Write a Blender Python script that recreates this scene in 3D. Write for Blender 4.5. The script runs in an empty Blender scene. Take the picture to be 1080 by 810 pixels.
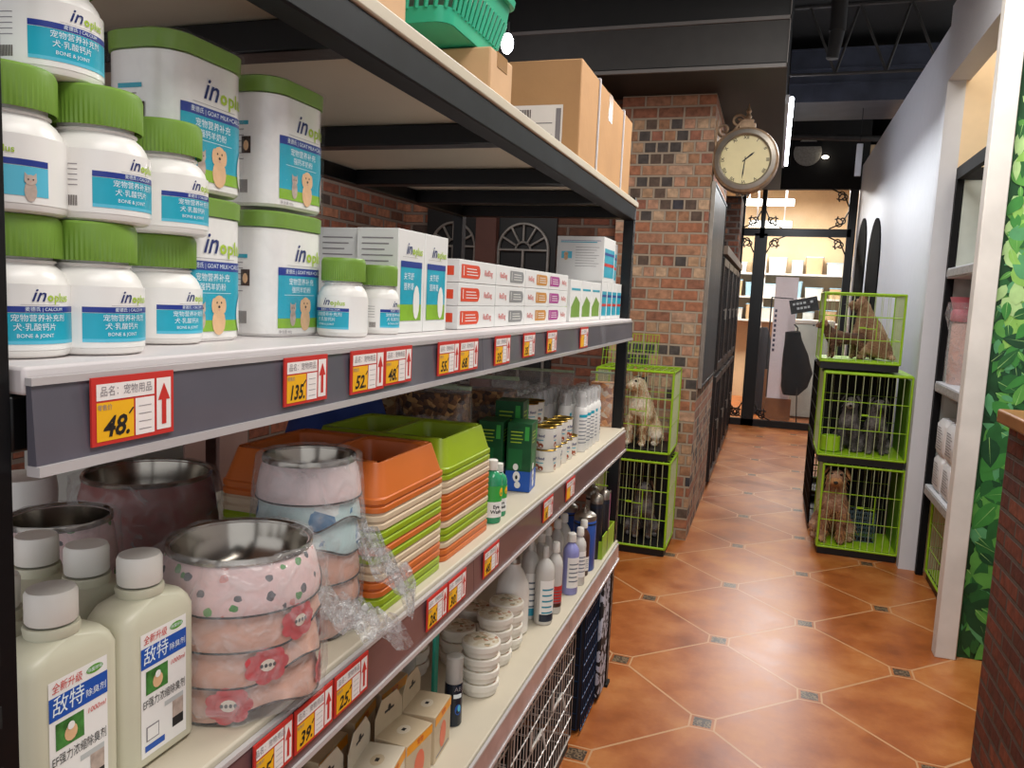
import bpy, math, random
from mathutils import Matrix, Vector
random.seed(7)
SC = bpy.context.scene
COL = SC.collection
PI = math.pi
# ---------------------------------------------------------------- camera
FPX, CH = 828.42, 1.6
RM = ((0.948256096, 0.314346460, 0.0446842248),
      (-0.0773076283, 0.0920874731, 0.9927453994),
      (-0.3079511445, 0.9448313080, -0.1116238870))
cd = bpy.data.cameras.new('camera')
cam = bpy.data.objects.new('camera', cd)
COL.objects.link(cam)
cd.sensor_width = 36.0
cd.lens = FPX * 36 / 1080
cd.clip_start = 0.02
cam.matrix_world = Matrix(((RM[0][0], RM[1][0], -RM[2][0], 0), (RM[0][1], RM[1][1], -RM[2][1], 0),
                           (RM[0][2], RM[1][2], -RM[2][2], CH), (0, 0, 0, 1)))
SC.camera = cam

def ray(u, v):
    c = ((u - 540) / FPX, -(v - 405) / FPX, 1.0)
    return [sum(c[i] * RM[i][j] for i in range(3)) for j in range(3)]
def P(u, v, x=None, y=None, z=None):
    """point of the photographed place seen at pixel (u, v) on the plane x=, y= or z="""
    d = ray(u, v)
    if x is not None: t = x / d[0]
    elif y is not None: t = y / d[1]
    else: t = (z - CH) / d[2]
    return Vector((d[0] * t, d[1] * t, d[2] * t + CH))
def DEP(p):
    return RM[2][0] * p[0] + RM[2][1] * p[1] + RM[2][2] * (p[2] - CH)
def S(p):
    return DEP(p) / FPX
def PD(u, zc, z):
    cx = (u - 540) / FPX * zc
    cy = (z - CH - RM[0][2] * cx - RM[2][2] * zc) / RM[1][2]
    c = (cx, cy, zc)
    return Vector((sum(c[i] * RM[i][0] for i in range(3)), sum(c[i] * RM[i][1] for i in range(3)), z))
def YU(u, x, z):
    k = (u - 540) / FPX
    a = [RM[0][i] - k * RM[2][i] for i in range(3)]
    return -(a[0] * x + a[2] * (z - CH)) / a[1]
def XU(u, y, z):
    k = (u - 540) / FPX
    a = [RM[0][i] - k * RM[2][i] for i in range(3)]
    return -(a[1] * y + a[2] * (z - CH)) / a[0]
def base(u, v, z, r):
    """centre of a round base of radius r whose nearest point is seen at (u, v)"""
    p = P(u, v, z=z)
    h = Vector((p.x, p.y, 0)).normalized()
    return p + h * r

# ---------------------------------------------------------------- materials
def srgb(c):
    if isinstance(c, str):
        c = tuple(int(c[i:i + 2], 16) / 255 for i in (0, 2, 4))
    return tuple(((x / 12.92) if x <= .04045 else ((x + .055) / 1.055) ** 2.4) for x in c)
MATS = {}
def mat(name, col, rough=.5, metal=0., var=.06, scale=12., bump=0., bscale=60., trans=0., alpha=1., emit=0., spec=.5, ior=1.45, coat=0.):
    if name in MATS: return MATS[name]
    m = bpy.data.materials.new(name); m.use_nodes = True
    nt = m.node_tree; b = nt.nodes['Principled BSDF']
    c = srgb(col)
    tc = nt.nodes.new('ShaderNodeTexCoord')
    no = nt.nodes.new('ShaderNodeTexNoise'); no.inputs['Scale'].default_value = scale; no.inputs['Detail'].default_value = 4
    nt.links.new(tc.outputs['Object'], no.inputs['Vector'])
    rp = nt.nodes.new('ShaderNodeValToRGB')
    rp.color_ramp.elements[0].position = .3; rp.color_ramp.elements[1].position = .7
    rp.color_ramp.elements[0].color = (*[max(0, x * (1 - var)) for x in c], 1)
    rp.color_ramp.elements[1].color = (*[min(1, x * (1 + var)) for x in c], 1)
    nt.links.new(no.outputs['Fac'], rp.inputs['Fac'])
    nt.links.new(rp.outputs['Color'], b.inputs['Base Color'])
    b.inputs['Roughness'].default_value = rough
    b.inputs['Metallic'].default_value = metal
    b.inputs['Transmission Weight'].default_value = trans
    b.inputs['Alpha'].default_value = alpha
    b.inputs['IOR'].default_value = ior
    b.inputs['Specular IOR Level'].default_value = spec
    b.inputs['Coat Weight'].default_value = coat
    if emit:
        b.inputs['Emission Color'].default_value = (*c, 1); b.inputs['Emission Strength'].default_value = emit
    if bump:
        n2 = nt.nodes.new('ShaderNodeTexNoise'); n2.inputs['Scale'].default_value = bscale; n2.inputs['Detail'].default_value = 5
        nt.links.new(tc.outputs['Object'], n2.inputs['Vector'])
        bp = nt.nodes.new('ShaderNodeBump'); bp.inputs['Strength'].default_value = bump; bp.inputs['Distance'].default_value = .01
        nt.links.new(n2.outputs['Fac'], bp.inputs['Height']); nt.links.new(bp.outputs['Normal'], b.inputs['Normal'])
    MATS[name] = m
    return m

def film_mat(name, col='ffffff', gloss=.14, bump=.6, bscale=30.):
    """thin crumpled plastic film"""
    m = bpy.data.materials.new(name); m.use_nodes = True; nt = m.node_tree
    nt.nodes.remove(nt.nodes['Principled BSDF']); out = nt.nodes['Material Output']
    tr = nt.nodes.new('ShaderNodeBsdfTransparent'); tr.inputs['Color'].default_value = (*srgb(col), 1)
    gl = nt.nodes.new('ShaderNodeBsdfPrincipled'); gl.inputs['Base Color'].default_value = (.6, .6, .6, 1); gl.inputs['Roughness'].default_value = .12
    gl.inputs['Specular IOR Level'].default_value = .9
    mx = nt.nodes.new('ShaderNodeMixShader')
    tc = nt.nodes.new('ShaderNodeTexCoord'); n = nt.nodes.new('ShaderNodeTexNoise'); n.inputs['Scale'].default_value = bscale; n.inputs['Distortion'].default_value = 1.5
    nt.links.new(tc.outputs['Object'], n.inputs['Vector'])
    bp = nt.nodes.new('ShaderNodeBump'); bp.inputs['Strength'].default_value = bump; bp.inputs['Distance'].default_value = .01
    nt.links.new(n.outputs['Fac'], bp.inputs['Height']); nt.links.new(bp.outputs['Normal'], gl.inputs['Normal'])
    rp = nt.nodes.new('ShaderNodeValToRGB'); rp.color_ramp.elements[0].position = .35; rp.color_ramp.elements[1].position = .75
    rp.color_ramp.elements[0].color = (gloss * .5,) * 3 + (1,); rp.color_ramp.elements[1].color = (gloss * 2.2,) * 3 + (1,)
    nt.links.new(n.outputs['Fac'], rp.inputs['Fac']); nt.links.new(rp.outputs['Color'], mx.inputs['Fac'])
    nt.links.new(tr.outputs[0], mx.inputs[1]); nt.links.new(gl.outputs[0], mx.inputs[2]); nt.links.new(mx.outputs[0], out.inputs['Surface'])
    return m

def nodes_of(name, rough=.6):
    m = bpy.data.materials.new(name); m.use_nodes = True; nt = m.node_tree
    b = nt.nodes['Principled BSDF']; b.inputs['Roughness'].default_value = rough
    return m, nt, b
def N(nt, kind, **kw):
    n = nt.nodes.new(kind)
    for k, v in kw.items(): setattr(n, k, v)
    return n
def M_(nt, op, a, b=None, c=None):
    n = nt.nodes.new('ShaderNodeMath'); n.operation = op
    for i, x in enumerate((a, b, c)):
        if x is None: continue
        if isinstance(x, (int, float)): n.inputs[i].default_value = x
        else: nt.links.new(x, n.inputs[i])
    return n.outputs[0]
def ramp(nt, fac, stops, interp='LINEAR'):
    r = nt.nodes.new('ShaderNodeValToRGB'); r.color_ramp.interpolation = interp
    e = r.color_ramp.elements
    while len(e) < len(stops): e.new(.5)
    for k, (p, c) in enumerate(stops):
        e[k].position = p; e[k].color = (*srgb(c), 1)
    nt.links.new(fac, r.inputs['Fac'])
    return r.outputs['Color']

def brick_mat(name, stops, mortar='8d8378', bw=.225, rh=.062, ms=.012, rough=.85, mixed=0, stops2=None):
    m, nt, b = nodes_of(name, rough)
    tc = N(nt, 'ShaderNodeTexCoord'); sp = N(nt, 'ShaderNodeSeparateXYZ'); nt.links.new(tc.outputs['Object'], sp.inputs[0])
    u = M_(nt, 'ADD', sp.outputs[0], sp.outputs[1])
    cb = N(nt, 'ShaderNodeCombineXYZ'); nt.links.new(u, cb.inputs[0]); nt.links.new(sp.outputs[2], cb.inputs[1])
    def brick(w_):
        br = N(nt, 'ShaderNodeTexBrick'); nt.links.new(cb.outputs[0], br.inputs['Vector'])
        br.inputs['Scale'].default_value = 1; br.inputs['Brick Width'].default_value = w_; br.inputs['Row Height'].default_value = rh
        br.inputs['Mortar Size'].default_value = ms; br.inputs['Mortar Smooth'].default_value = .3; br.inputs['Bias'].default_value = 0
        br.inputs['Color1'].default_value = (0, 0, 0, 1); br.inputs['Color2'].default_value = (1, 1, 1, 1); br.inputs['Mortar'].default_value = (.5, .5, .5, 1)
        return br
    br = brick(bw); c = ramp(nt, br.outputs['Color'], stops, 'CONSTANT'); bfac = br.outputs['Fac']
    if mixed:
        b2 = brick(mixed); c2 = ramp(nt, b2.outputs['Color'], stops2, 'CONSTANT')
        wn = N(nt, 'ShaderNodeTexWhiteNoise', noise_dimensions='1D'); nt.links.new(M_(nt, 'FLOOR', M_(nt, 'DIVIDE', sp.outputs[2], rh)), wn.inputs['W'])
        sel = M_(nt, 'GREATER_THAN', wn.outputs['Value'], .4)
        # square headers carry a darker burnt centre
        fx = M_(nt, 'ABSOLUTE', M_(nt, 'SUBTRACT', M_(nt, 'FRACT', M_(nt, 'DIVIDE', u, mixed)), .5)); 
        m0 = N(nt, 'ShaderNodeMix', data_type='RGBA'); nt.links.new(sel, m0.inputs['Factor']); nt.links.new(c, m0.inputs['A']); nt.links.new(c2, m0.inputs['B']); c = m0.outputs['Result']
        m1 = N(nt, 'ShaderNodeMix', data_type='FLOAT'); nt.links.new(sel, m1.inputs['Factor']); nt.links.new(br.outputs['Fac'], m1.inputs['A']); nt.links.new(b2.outputs['Fac'], m1.inputs['B']); bfac = m1.outputs['Result']
    no = N(nt, 'ShaderNodeTexNoise'); no.inputs['Scale'].default_value = 25; no.inputs['Detail'].default_value = 6; nt.links.new(tc.outputs['Object'], no.inputs['Vector'])
    mx = N(nt, 'ShaderNodeMix', data_type='RGBA', blend_type='MULTIPLY'); mx.inputs['Factor'].default_value = .7
    nt.links.new(c, mx.inputs['A']); nt.links.new(ramp(nt, no.outputs['Fac'], [(.3, '9a9a9a'), (.65, 'ffffff')]), mx.inputs['B'])
    m2 = N(nt, 'ShaderNodeMix', data_type='RGBA'); nt.links.new(bfac, m2.inputs['Factor'])
    nt.links.new(mx.outputs['Result'], m2.inputs['A']); m2.inputs['B'].default_value = (*srgb(mortar), 1)
    nt.links.new(m2.outputs['Result'], b.inputs['Base Color'])
    h = M_(nt, 'MULTIPLY_ADD', bfac, -1.0, M_(nt, 'MULTIPLY', no.outputs['Fac'], .35))
    bp = N(nt, 'ShaderNodeBump'); bp.inputs['Strength'].default_value = .9; bp.inputs['Distance'].default_value = .012
    nt.links.new(h, bp.inputs['Height']); nt.links.new(bp.outputs['Normal'], b.inputs['Normal'])
    return m

def floor_mat():
    m, nt, b = nodes_of('terracotta_tiles', .3)
    T, th, ox, oy = .5633, .7717, -.136, 2.970
    tc = N(nt, 'ShaderNodeTexCoord'); sp = N(nt, 'ShaderNodeSeparateXYZ'); nt.links.new(tc.outputs['Object'], sp.inputs[0])
    x = M_(nt, 'SUBTRACT', sp.outputs[0], ox); y = M_(nt, 'SUBTRACT', sp.outputs[1], oy)
    c, s = math.cos(th) / T, math.sin(th) / T
    u = M_(nt, 'ADD', M_(nt, 'MULTIPLY', x, c), M_(nt, 'MULTIPLY', y, s))
    v = M_(nt, 'SUBTRACT', M_(nt, 'MULTIPLY', y, c), M_(nt, 'MULTIPLY', x, s))
    du = M_(nt, 'ABSOLUTE', M_(nt, 'SUBTRACT', u, M_(nt, 'ROUND', u)))
    dv = M_(nt, 'ABSOLUTE', M_(nt, 'SUBTRACT', v, M_(nt, 'ROUND', v)))
    line = M_(nt, 'LESS_THAN', M_(nt, 'MINIMUM', du, dv), .0085)
    l1 = M_(nt, 'ADD', du, dv)
    ring = M_(nt, 'LESS_THAN', M_(nt, 'ABSOLUTE', M_(nt, 'SUBTRACT', l1, .118)), .009)
    ins = M_(nt, 'LESS_THAN', l1, .11)
    inside_line = M_(nt, 'MULTIPLY', line, M_(nt, 'SUBTRACT', 1, ins))
    grout = M_(nt, 'MAXIMUM', inside_line, ring)
    no = N(nt, 'ShaderNodeTexNoise'); no.inputs['Scale'].default_value = 3.2; no.inputs['Detail'].default_value = 7; no.inputs['Roughness'].default_value = .62
    nt.links.new(tc.outputs['Object'], no.inputs['Vector'])
    cell = N(nt, 'ShaderNodeTexWhiteNoise', noise_dimensions='2D'); cv = N(nt, 'ShaderNodeCombineXYZ')
    nt.links.new(M_(nt, 'FLOOR', u), cv.inputs[0]); nt.links.new(M_(nt, 'FLOOR', v), cv.inputs[1]); nt.links.new(cv.outputs[0], cell.inputs['Vector'])
    fac = M_(nt, 'MULTIPLY_ADD', cell.outputs['Value'], .14, M_(nt, 'SUBTRACT', no.outputs['Fac'], .07))
    tile = ramp(nt, fac, [(.28, '84441c'), (.45, 'a05725'), (.58, 'b16a33'), (.75, 'c18147')])
    # inset mosaic
    n3 = N(nt, 'ShaderNodeTexVoronoi'); n3.inputs['Scale'].default_value = 55; nt.links.new(tc.outputs['Object'], n3.inputs['Vector'])
    insc = ramp(nt, n3.outputs['Distance'], [(.25, '3a2c22'), (.42, '8c7357'), (.6, '4a3a2c')])
    g = N(nt, 'ShaderNodeMix', data_type='RGBA'); nt.links.new(grout, g.inputs['Factor']); nt.links.new(tile, g.inputs['A']); g.inputs['B'].default_value = (*srgb('c0936a'), 1)
    g2 = N(nt, 'ShaderNodeMix', data_type='RGBA'); nt.links.new(M_(nt, 'LESS_THAN', l1, .085), g2.inputs['Factor']); nt.links.new(g.outputs['Result'], g2.inputs['A']); nt.links.new(insc, g2.inputs['B'])
    nt.links.new(g2.outputs['Result'], b.inputs['Base Color'])
    nt.links.new(M_(nt, 'MULTIPLY_ADD', no.outputs['Fac'], .25, .22), b.inputs['Roughness'])
    bp = N(nt, 'ShaderNodeBump'); bp.inputs['Strength'].default_value = .35; bp.inputs['Distance'].default_value = .01
    nt.links.new(M_(nt, 'SUBTRACT', M_(nt, 'MULTIPLY', no.outputs['Fac'], .5), grout), bp.inputs['Height']); nt.links.new(bp.outputs['Normal'], b.inputs['Normal'])
    return m

def speckle_mat(name, stops, scale=120, rough=.7, bump=.5, randomness=1.):
    m, nt, b = nodes_of(name, rough)
    tc = N(nt, 'ShaderNodeTexCoord'); vo = N(nt, 'ShaderNodeTexVoronoi'); vo.inputs['Scale'].default_value = scale; vo.inputs['Randomness'].default_value = randomness
    nt.links.new(tc.outputs['Object'], vo.inputs['Vector'])
    sp = N(nt, 'ShaderNodeSeparateColor'); nt.links.new(vo.outputs['Color'], sp.inputs[0])
    nt.links.new(ramp(nt, sp.outputs[0], stops, 'CONSTANT'), b.inputs['Base Color'])
    bp = N(nt, 'ShaderNodeBump'); bp.inputs['Strength'].default_value = bump; bp.inputs['Distance'].default_value = .006
    nt.links.new(M_(nt, 'SUBTRACT', 1, vo.outputs['Distance']), bp.inputs['Height']); nt.links.new(bp.outputs['Normal'], b.inputs['Normal'])
    return m
def spots_mat(name, bg, stops, scale=28, size=.28, rough=.25):
    """enamel with scattered printed motifs"""
    m, nt, b = nodes_of(name, rough)
    tc = N(nt, 'ShaderNodeTexCoord'); vo = N(nt, 'ShaderNodeTexVoronoi'); vo.inputs['Scale'].default_value = scale
    nz = N(nt, 'ShaderNodeTexNoise'); nz.inputs['Scale'].default_value = 120
    nt.links.new(tc.outputs['Object'], vo.inputs['Vector']); nt.links.new(tc.outputs['Object'], nz.inputs['Vector'])
    sp = N(nt, 'ShaderNodeSeparateColor'); nt.links.new(vo.outputs['Color'], sp.inputs[0])
    c = ramp(nt, sp.outputs[0], stops, 'CONSTANT')
    d = M_(nt, 'ADD', vo.outputs['Distance'], M_(nt, 'MULTIPLY', M_(nt, 'SUBTRACT', nz.outputs['Fac'], .5), .35))
    mx = N(nt, 'ShaderNodeMix', data_type='RGBA'); nt.links.new(M_(nt, 'LESS_THAN', d, size), mx.inputs['Factor'])
    mx.inputs['A'].default_value = (*srgb(bg), 1); nt.links.new(c, mx.inputs['B']); nt.links.new(mx.outputs['Result'], b.inputs['Base Color'])
    return m
def zebra_mat():
    m, nt, b = nodes_of('zebra_cloth', .7)
    tc = N(nt, 'ShaderNodeTexCoord'); w = N(nt, 'ShaderNodeTexNoise'); w.inputs['Scale'].default_value = 14; w.inputs['Distortion'].default_value = 2
    nt.links.new(tc.outputs['Object'], w.inputs['Vector'])
    nt.links.new(ramp(nt, w.outputs['Fac'], [(0, '17171c'), (.47, 'b9bccb')], 'CONSTANT'), b.inputs['Base Color'])
    return m
def fur_mat(name, stops, scale=9):
    m, nt, b = nodes_of(name, .9)
    tc = N(nt, 'ShaderNodeTexCoord'); n1 = N(nt, 'ShaderNodeTexNoise'); n1.inputs['Scale'].default_value = scale; n1.inputs['Detail'].default_value = 3
    n2 = N(nt, 'ShaderNodeTexNoise'); n2.inputs['Scale'].default_value = 90; n2.inputs['Detail'].default_value = 4; n2.inputs['Distortion'].default_value = 1
    for n in (n1, n2): nt.links.new(tc.outputs['Object'], n.inputs['Vector'])
    nt.links.new(ramp(nt, M_(nt, 'MULTIPLY_ADD', n2.outputs['Fac'], .35, M_(nt, 'MULTIPLY', n1.outputs['Fac'], .7)), stops), b.inputs['Base Color'])
    bp = N(nt, 'ShaderNodeBump'); bp.inputs['Strength'].default_value = 1; bp.inputs['Distance'].default_value = .012
    nt.links.new(n2.outputs['Fac'], bp.inputs['Height']); nt.links.new(bp.outputs['Normal'], b.inputs['Normal'])
    return m

# ---------------------------------------------------------------- mesh builder
_TXT = {}
def text_geo(s, size, bold=0., shear=0.):
    key = (s, size, bold, shear)
    if key not in _TXT:
        cu = bpy.data.curves.new('t', 'FONT'); cu.body = s; cu.size = size; cu.align_x = 'CENTER'; cu.align_y = 'CENTER'
        cu.offset = bold; cu.shear = shear; cu.resolution_u = 2
        ob = bpy.data.objects.new('t', cu); COL.objects.link(ob)
        dg = bpy.context.evaluated_depsgraph_get(); dg.update()
        me = bpy.data.meshes.new_from_object(ob.evaluated_get(dg))
        _TXT[key] = ([tuple(v.co) for v in me.vertices], [tuple(p.vertices) for p in me.polygons])
        bpy.data.objects.remove(ob); bpy.data.meshes.remove(me); bpy.data.curves.remove(cu)
    return _TXT[key]

class MB:
    def __init__(s):
        s.v = []; s.f = []; s.mi = []; s.mats = []; s.M = Matrix()
    def mid(s, m):
        if m not in s.mats: s.mats.append(m)
        return s.mats.index(m)
    def add(s, vs, fs, m):
        k = len(s.v); s.v += [tuple(s.M @ Vector(p)) for p in vs]
        i = s.mid(m)
        for f in fs: s.f.append(tuple(k + a for a in f)); s.mi.append(i)
        return s
    def box(s, x0, x1, y0, y1, z0, z1, m):
        vs = [(x, y, z) for z in (z0, z1) for y in (y0, y1) for x in (x0, x1)]
        return s.add(vs, [(0, 2, 3, 1), (4, 5, 7, 6), (0, 1, 5, 4), (2, 6, 7, 3), (0, 4, 6, 2), (1, 3, 7, 5)], m)
    def lathe(s, prof, n, m, c=(0, 0, 0), wob=None, cap=True, a0=0., a1=2 * PI):
        vs = []; fs = []; full = abs(a1 - a0 - 2 * PI) < 1e-6; cols = n if full else n + 1
        for j, (r, z) in enumerate(prof):
            for i in range(cols):
                a = a0 + (a1 - a0) * i / n
                rr = r * (wob(a, z) if wob else 1)
                vs.append((c[0] + rr * math.cos(a), c[1] + rr * math.sin(a), c[2] + z))
        for j in range(len(prof) - 1):
            for i in range(n if full else n):
                i2 = (i + 1) % cols if full else i + 1
                fs.append((j * cols + i, j * cols + i2, (j + 1) * cols + i2, (j + 1) * cols + i))
        if cap and full:
            if prof[0][0] > 1e-5: fs.append(tuple(reversed(range(cols))))
            if prof[-1][0] > 1e-5: fs.append(tuple((len(prof) - 1) * cols + i for i in range(cols)))
        return s.add(vs, fs, m)
    def cyl(s, p, q, r, m, n=8, r2=None):
        p = Vector(p); q = Vector(q); d = (q - p)
        if d.length < 1e-7: return s
        z = d.normalized(); a = Vector((0, 0, 1)) if abs(z.z) < .9 else Vector((1, 0, 0))
        x = z.cross(a).normalized(); y = z.cross(x)
        r2 = r if r2 is None else r2
        vs = []
        for c, rr in ((p, r), (q, r2)):
            for i in range(n):
                t = 2 * PI * (i + .5) / n; vs.append(tuple(c + x * rr * math.cos(t) + y * rr * math.sin(t)))
        fs = [(i, i + n, (i + 1) % n + n, (i + 1) % n) for i in range(n)] + [tuple(range(n)), tuple(reversed(range(n, 2 * n)))]
        return s.add(vs, fs, m)
    def path(s, pts, r, m, n=6):
        for a, b in zip(pts, pts[1:]): s.cyl(a, b, r, m, n)
        return s
    def ball(s, c, r, m, n=12, k=8, sc=(1, 1, 1)):
        vs = [(c[0], c[1], c[2] - r * sc[2])]
        for j in range(1, k):
            t = PI * j / k
            for i in range(n):
                a = 2 * PI * i / n; vs.append((c[0] + r * sc[0] * math.sin(t) * math.cos(a), c[1] + r * sc[1] * math.sin(t) * math.sin(a), c[2] - r * sc[2] * math.cos(t)))
        vs.append((c[0], c[1], c[2] + r * sc[2])); L = len(vs) - 1
        fs = [(0, 1 + (i + 1) % n, 1 + i) for i in range(n)]
        for j in range(k - 2):
            for i in range(n): fs.append((1 + j * n + i, 1 + j * n + (i + 1) % n, 1 + (j + 1) * n + (i + 1) % n, 1 + (j + 1) * n + i))
        fs += [(L, 1 + (k - 2) * n + i, 1 + (k - 2) * n + (i + 1) % n) for i in range(n)]
        return s.add(vs, fs, m)
    def prism(s, poly, z0, z1, m, poly2=None):
        n = len(poly); p2 = poly2 or poly
        vs = [(x, y, z0) for x, y in poly] + [(x, y, z1) for x, y in p2]
        fs = [(i, (i + 1) % n, (i + 1) % n + n, i + n) for i in range(n)] + [tuple(reversed(range(n))), tuple(range(n, 2 * n))]
        return s.add(vs, fs, m)
    def loft(s, rings, m, cap0=True, cap1=True):
        n = len(rings[0]); vs = [p for r in rings for p in r]; fs = []
        for j in range(len(rings) - 1):
            for i in range(n): fs.append((j * n + i, j * n + (i + 1) % n, (j + 1) * n + (i + 1) % n, (j + 1) * n + i))
        if cap0: fs.append(tuple(reversed(range(n))))
        if cap1: fs.append(tuple((len(rings) - 1) * n + i for i in range(n)))
        return s.add(vs, fs, m)
    def quad(s, a, b, c, d, m): return s.add([a, b, c, d], [(0, 1, 2, 3)], m)
    def text(s, t, size, fn, m, bold=0., shear=0., cx=0., cy=0., sx=1., fit=None):
        if any(ord(ch) > 255 for ch in t): bold = 0.
        vs, fs = text_geo(t, size, bold, shear)
        if fit:
            ex = max(p[0] for p in vs) - min(p[0] for p in vs); sx = min(sx, fit / max(ex, 1e-6))
        return s.add([fn(cx + x * sx, cy + y) for x, y, z in vs], fs, m)
    def flat(s, poly, fn, m):
        return s.add([fn(x, y) for x, y in poly], [tuple(range(len(poly)))], m)
    def rect(s, x0, x1, y0, y1, fn, m, n=1):
        vs = []; 
        for i in range(n + 1):
            x = x0 + (x1 - x0) * i / n; vs += [fn(x, y0), fn(x, y1)]
        return s.add(vs, [(2 * i, 2 * i + 2, 2 * i + 3, 2 * i + 1) for i in range(n)], m)
    def disc(s, cx, cy, rx, ry, fn, m, n=12):
        return s.flat([(cx + rx * math.cos(2 * PI * i / n), cy + ry * math.sin(2 * PI * i / n)) for i in range(n)], fn, m)
    def build(s, name, parent=None, bevel=0., sub=0, loc=None, ang=35., label=None):
        me = bpy.data.meshes.new(name); me.from_pydata(s.v, [], s.f)
        for m in s.mats: me.materials.append(m)
        me.polygons.foreach_set('material_index', s.mi); me.polygons.foreach_set('use_smooth', [True] * len(s.f))
        me.update(); me.set_sharp_from_angle(angle=math.radians(ang))
        o = bpy.data.objects.new(name, me); COL.objects.link(o)
        if parent is not None: o.parent = parent
        if loc is not None: o.location = loc
        if bevel:
            b = o.modifiers.new('bevel', 'BEVEL'); b.width = bevel; b.segments = 2; b.limit_method = 'ANGLE'; b.angle_limit = math.radians(40)
        if sub:
            b = o.modifiers.new('sub', 'SUBSURF'); b.levels = sub; b.render_levels = sub
        if label: o['label'] = label
        return o

def tag(o, label, cat, group=None, kind=None):
    o['label'] = label; o['category'] = cat
    if group: o['group'] = group
    if kind: o['kind'] = kind
    return o
def empty(name, label, cat, loc=(0, 0, 0), rz=0., group=None):
    o = bpy.data.objects.new(name, None); COL.objects.link(o); o.empty_display_size = .05
    o.location = loc; o.rotation_euler = (0, 0, rz)
    return tag(o, label, cat, group)
KIDS = {}
def children(o): return [c for c in bpy.data.objects if c.parent == o]
def dup(root, loc, rz=0., label=None, group=None, scale=None):
    r = root.copy(); COL.objects.link(r); r.location = loc; r.rotation_euler = (0, 0, rz)
    if scale: r.scale = scale
    if label: r['label'] = label
    if group: r['group'] = group
    if root not in KIDS: KIDS[root] = [(c, children(c)) for c in children(root)]
    for ch, gs in KIDS[root]:
        c = ch.copy(); COL.objects.link(c); c.parent = r
        for g in gs:
            d = g.copy(); COL.objects.link(d); d.parent = c
    return r
def struct(name, mb, bevel=0.):
    o = mb.build(name, bevel=bevel); o['kind'] = 'structure'; return o
def rrect(w, d, r, n=4, cx=0., cy=0.):
    pts = []
    for (sx, sy, a) in ((1, 1, 0), (-1, 1, 90), (-1, -1, 180), (1, -1, 270)):
        for i in range(n + 1):
            t = math.radians(a + 90 * i / n)
            pts.append((cx + sx * (w / 2 - r) + r * math.cos(t), cy + sy * (d / 2 - r) + r * math.sin(t)))
    return pts
def r3(w, d, r, z, n=4, cx=0., cy=0.): return [(x, y, z) for x, y in rrect(w, d, r, n, cx, cy)]
def on_cyl(r, a_mid, z0):
    """print surface: x along the arc (metres), y up, centred on angle a_mid"""
    return lambda x, y, e=0.: ((r + e) * math.cos(a_mid + x / r), (r + e) * math.sin(a_mid + x / r), z0 + y)
def lift(fn, e): return lambda x, y: fn(x, y, e)
def on_x(xp, yc, z0): return lambda x, y, e=0.: (xp + e, yc + x, z0 + y)        # faces +x, reading left to right = +y
def on_my(yp, xc, z0): return lambda x, y, e=0.: (xc + x, yp - e, z0 + y)       # faces -y
def on_top(zp, xc, yc): return lambda x, y, e=0.: (xc + x, yc + y, zp + e)
# ================================================================ SETTING
BR = [(0, 'b5795a'), (.22, 'a86e54'), (.4, 'bd8c6c'), (.58, 'c7a084'), (.7, '9c6a52'), (.86, 'b38266')]
m_brick = brick_mat('pillar_brick', BR, mortar='a89885', bw=.17, rh=.0735, ms=.008, mixed=.082, stops2=[(0, 'b08262'), (.2, 'c29c7a'), (.34, '57504c'), (.46, 'cfae8e'), (.6, '6a584c'), (.68, 'a8705a'), (.84, '46444a'), (.92, 'c5967a')])
m_brick_d = brick_mat('dark_brick', [(0, '6b3a28'), (.3, '7a4530'), (.55, '54301f'), (.75, '8a5a42'), (.9, '3a2a24')], mortar='5d5048', bw=.2, rh=.075)
m_brick_c = brick_mat('counter_brick', [(0, '70351f'), (.3, '7f3f28'), (.6, '602c1c'), (.85, '8c4a30')], mortar='55483f', bw=.2, rh=.063, ms=.009)
m_white = mat('white_paint', 'cdced3', .55, var=.02, bump=.05, bscale=8)
m_whited = mat('scuffed_white_paint', 'd8d3cc', .6, var=.10, scale=5)
m_black = mat('black_steel', '0d0d0e', .42, var=.15)
m_blackm = mat('matt_black_paint', '141312', .8, var=.2)
m_dgrey = mat('dark_grey_panel', '2c2a29', .6, var=.1)
m_peach = mat('cream_plaster', 'e8d0ac', .75, var=.03)
m_glass = film_mat('clear_pane', gloss=.02, bump=0.)
m_wood = mat('varnished_wood', '8a5a35', .4, var=.2, scale=6)
m_floor = floor_mat()

f = MB(); f.box(-4, 3, -3, 16, -.05, 0, m_floor); struct('floor', f)
f = MB(); f.box(-4, 3, -3, 16, 4.2, 4.25, m_blackm); struct('ceiling', f)
f = MB(); f.box(-2.75, -2.65, -1, 5.4, 0, 4.2, m_brick_d); struct('wall_left', f)
# brick wall behind the rack, with two arched metal-framed openings on it
f = MB(); f.box(-4, -1.051, 5.4, 5.5, 0, 2.94, m_brick_d); struct('wall_back', f)
f = MB(); f.box(-1.05, -.445, 5.318, 6.93, 0, 2.94, m_brick); struct('wall_pillar', f)
m_dbrick2 = m_brick_d
f = MB(); f.box(-1.3, -.47, 10.2, 10.95, 0, 2.94, m_brick_d); f.box(-1.25, -1.1, 6.93, 10.2, 0, 2.94, m_brick_d); struct('wall_left.001', f)

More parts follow.
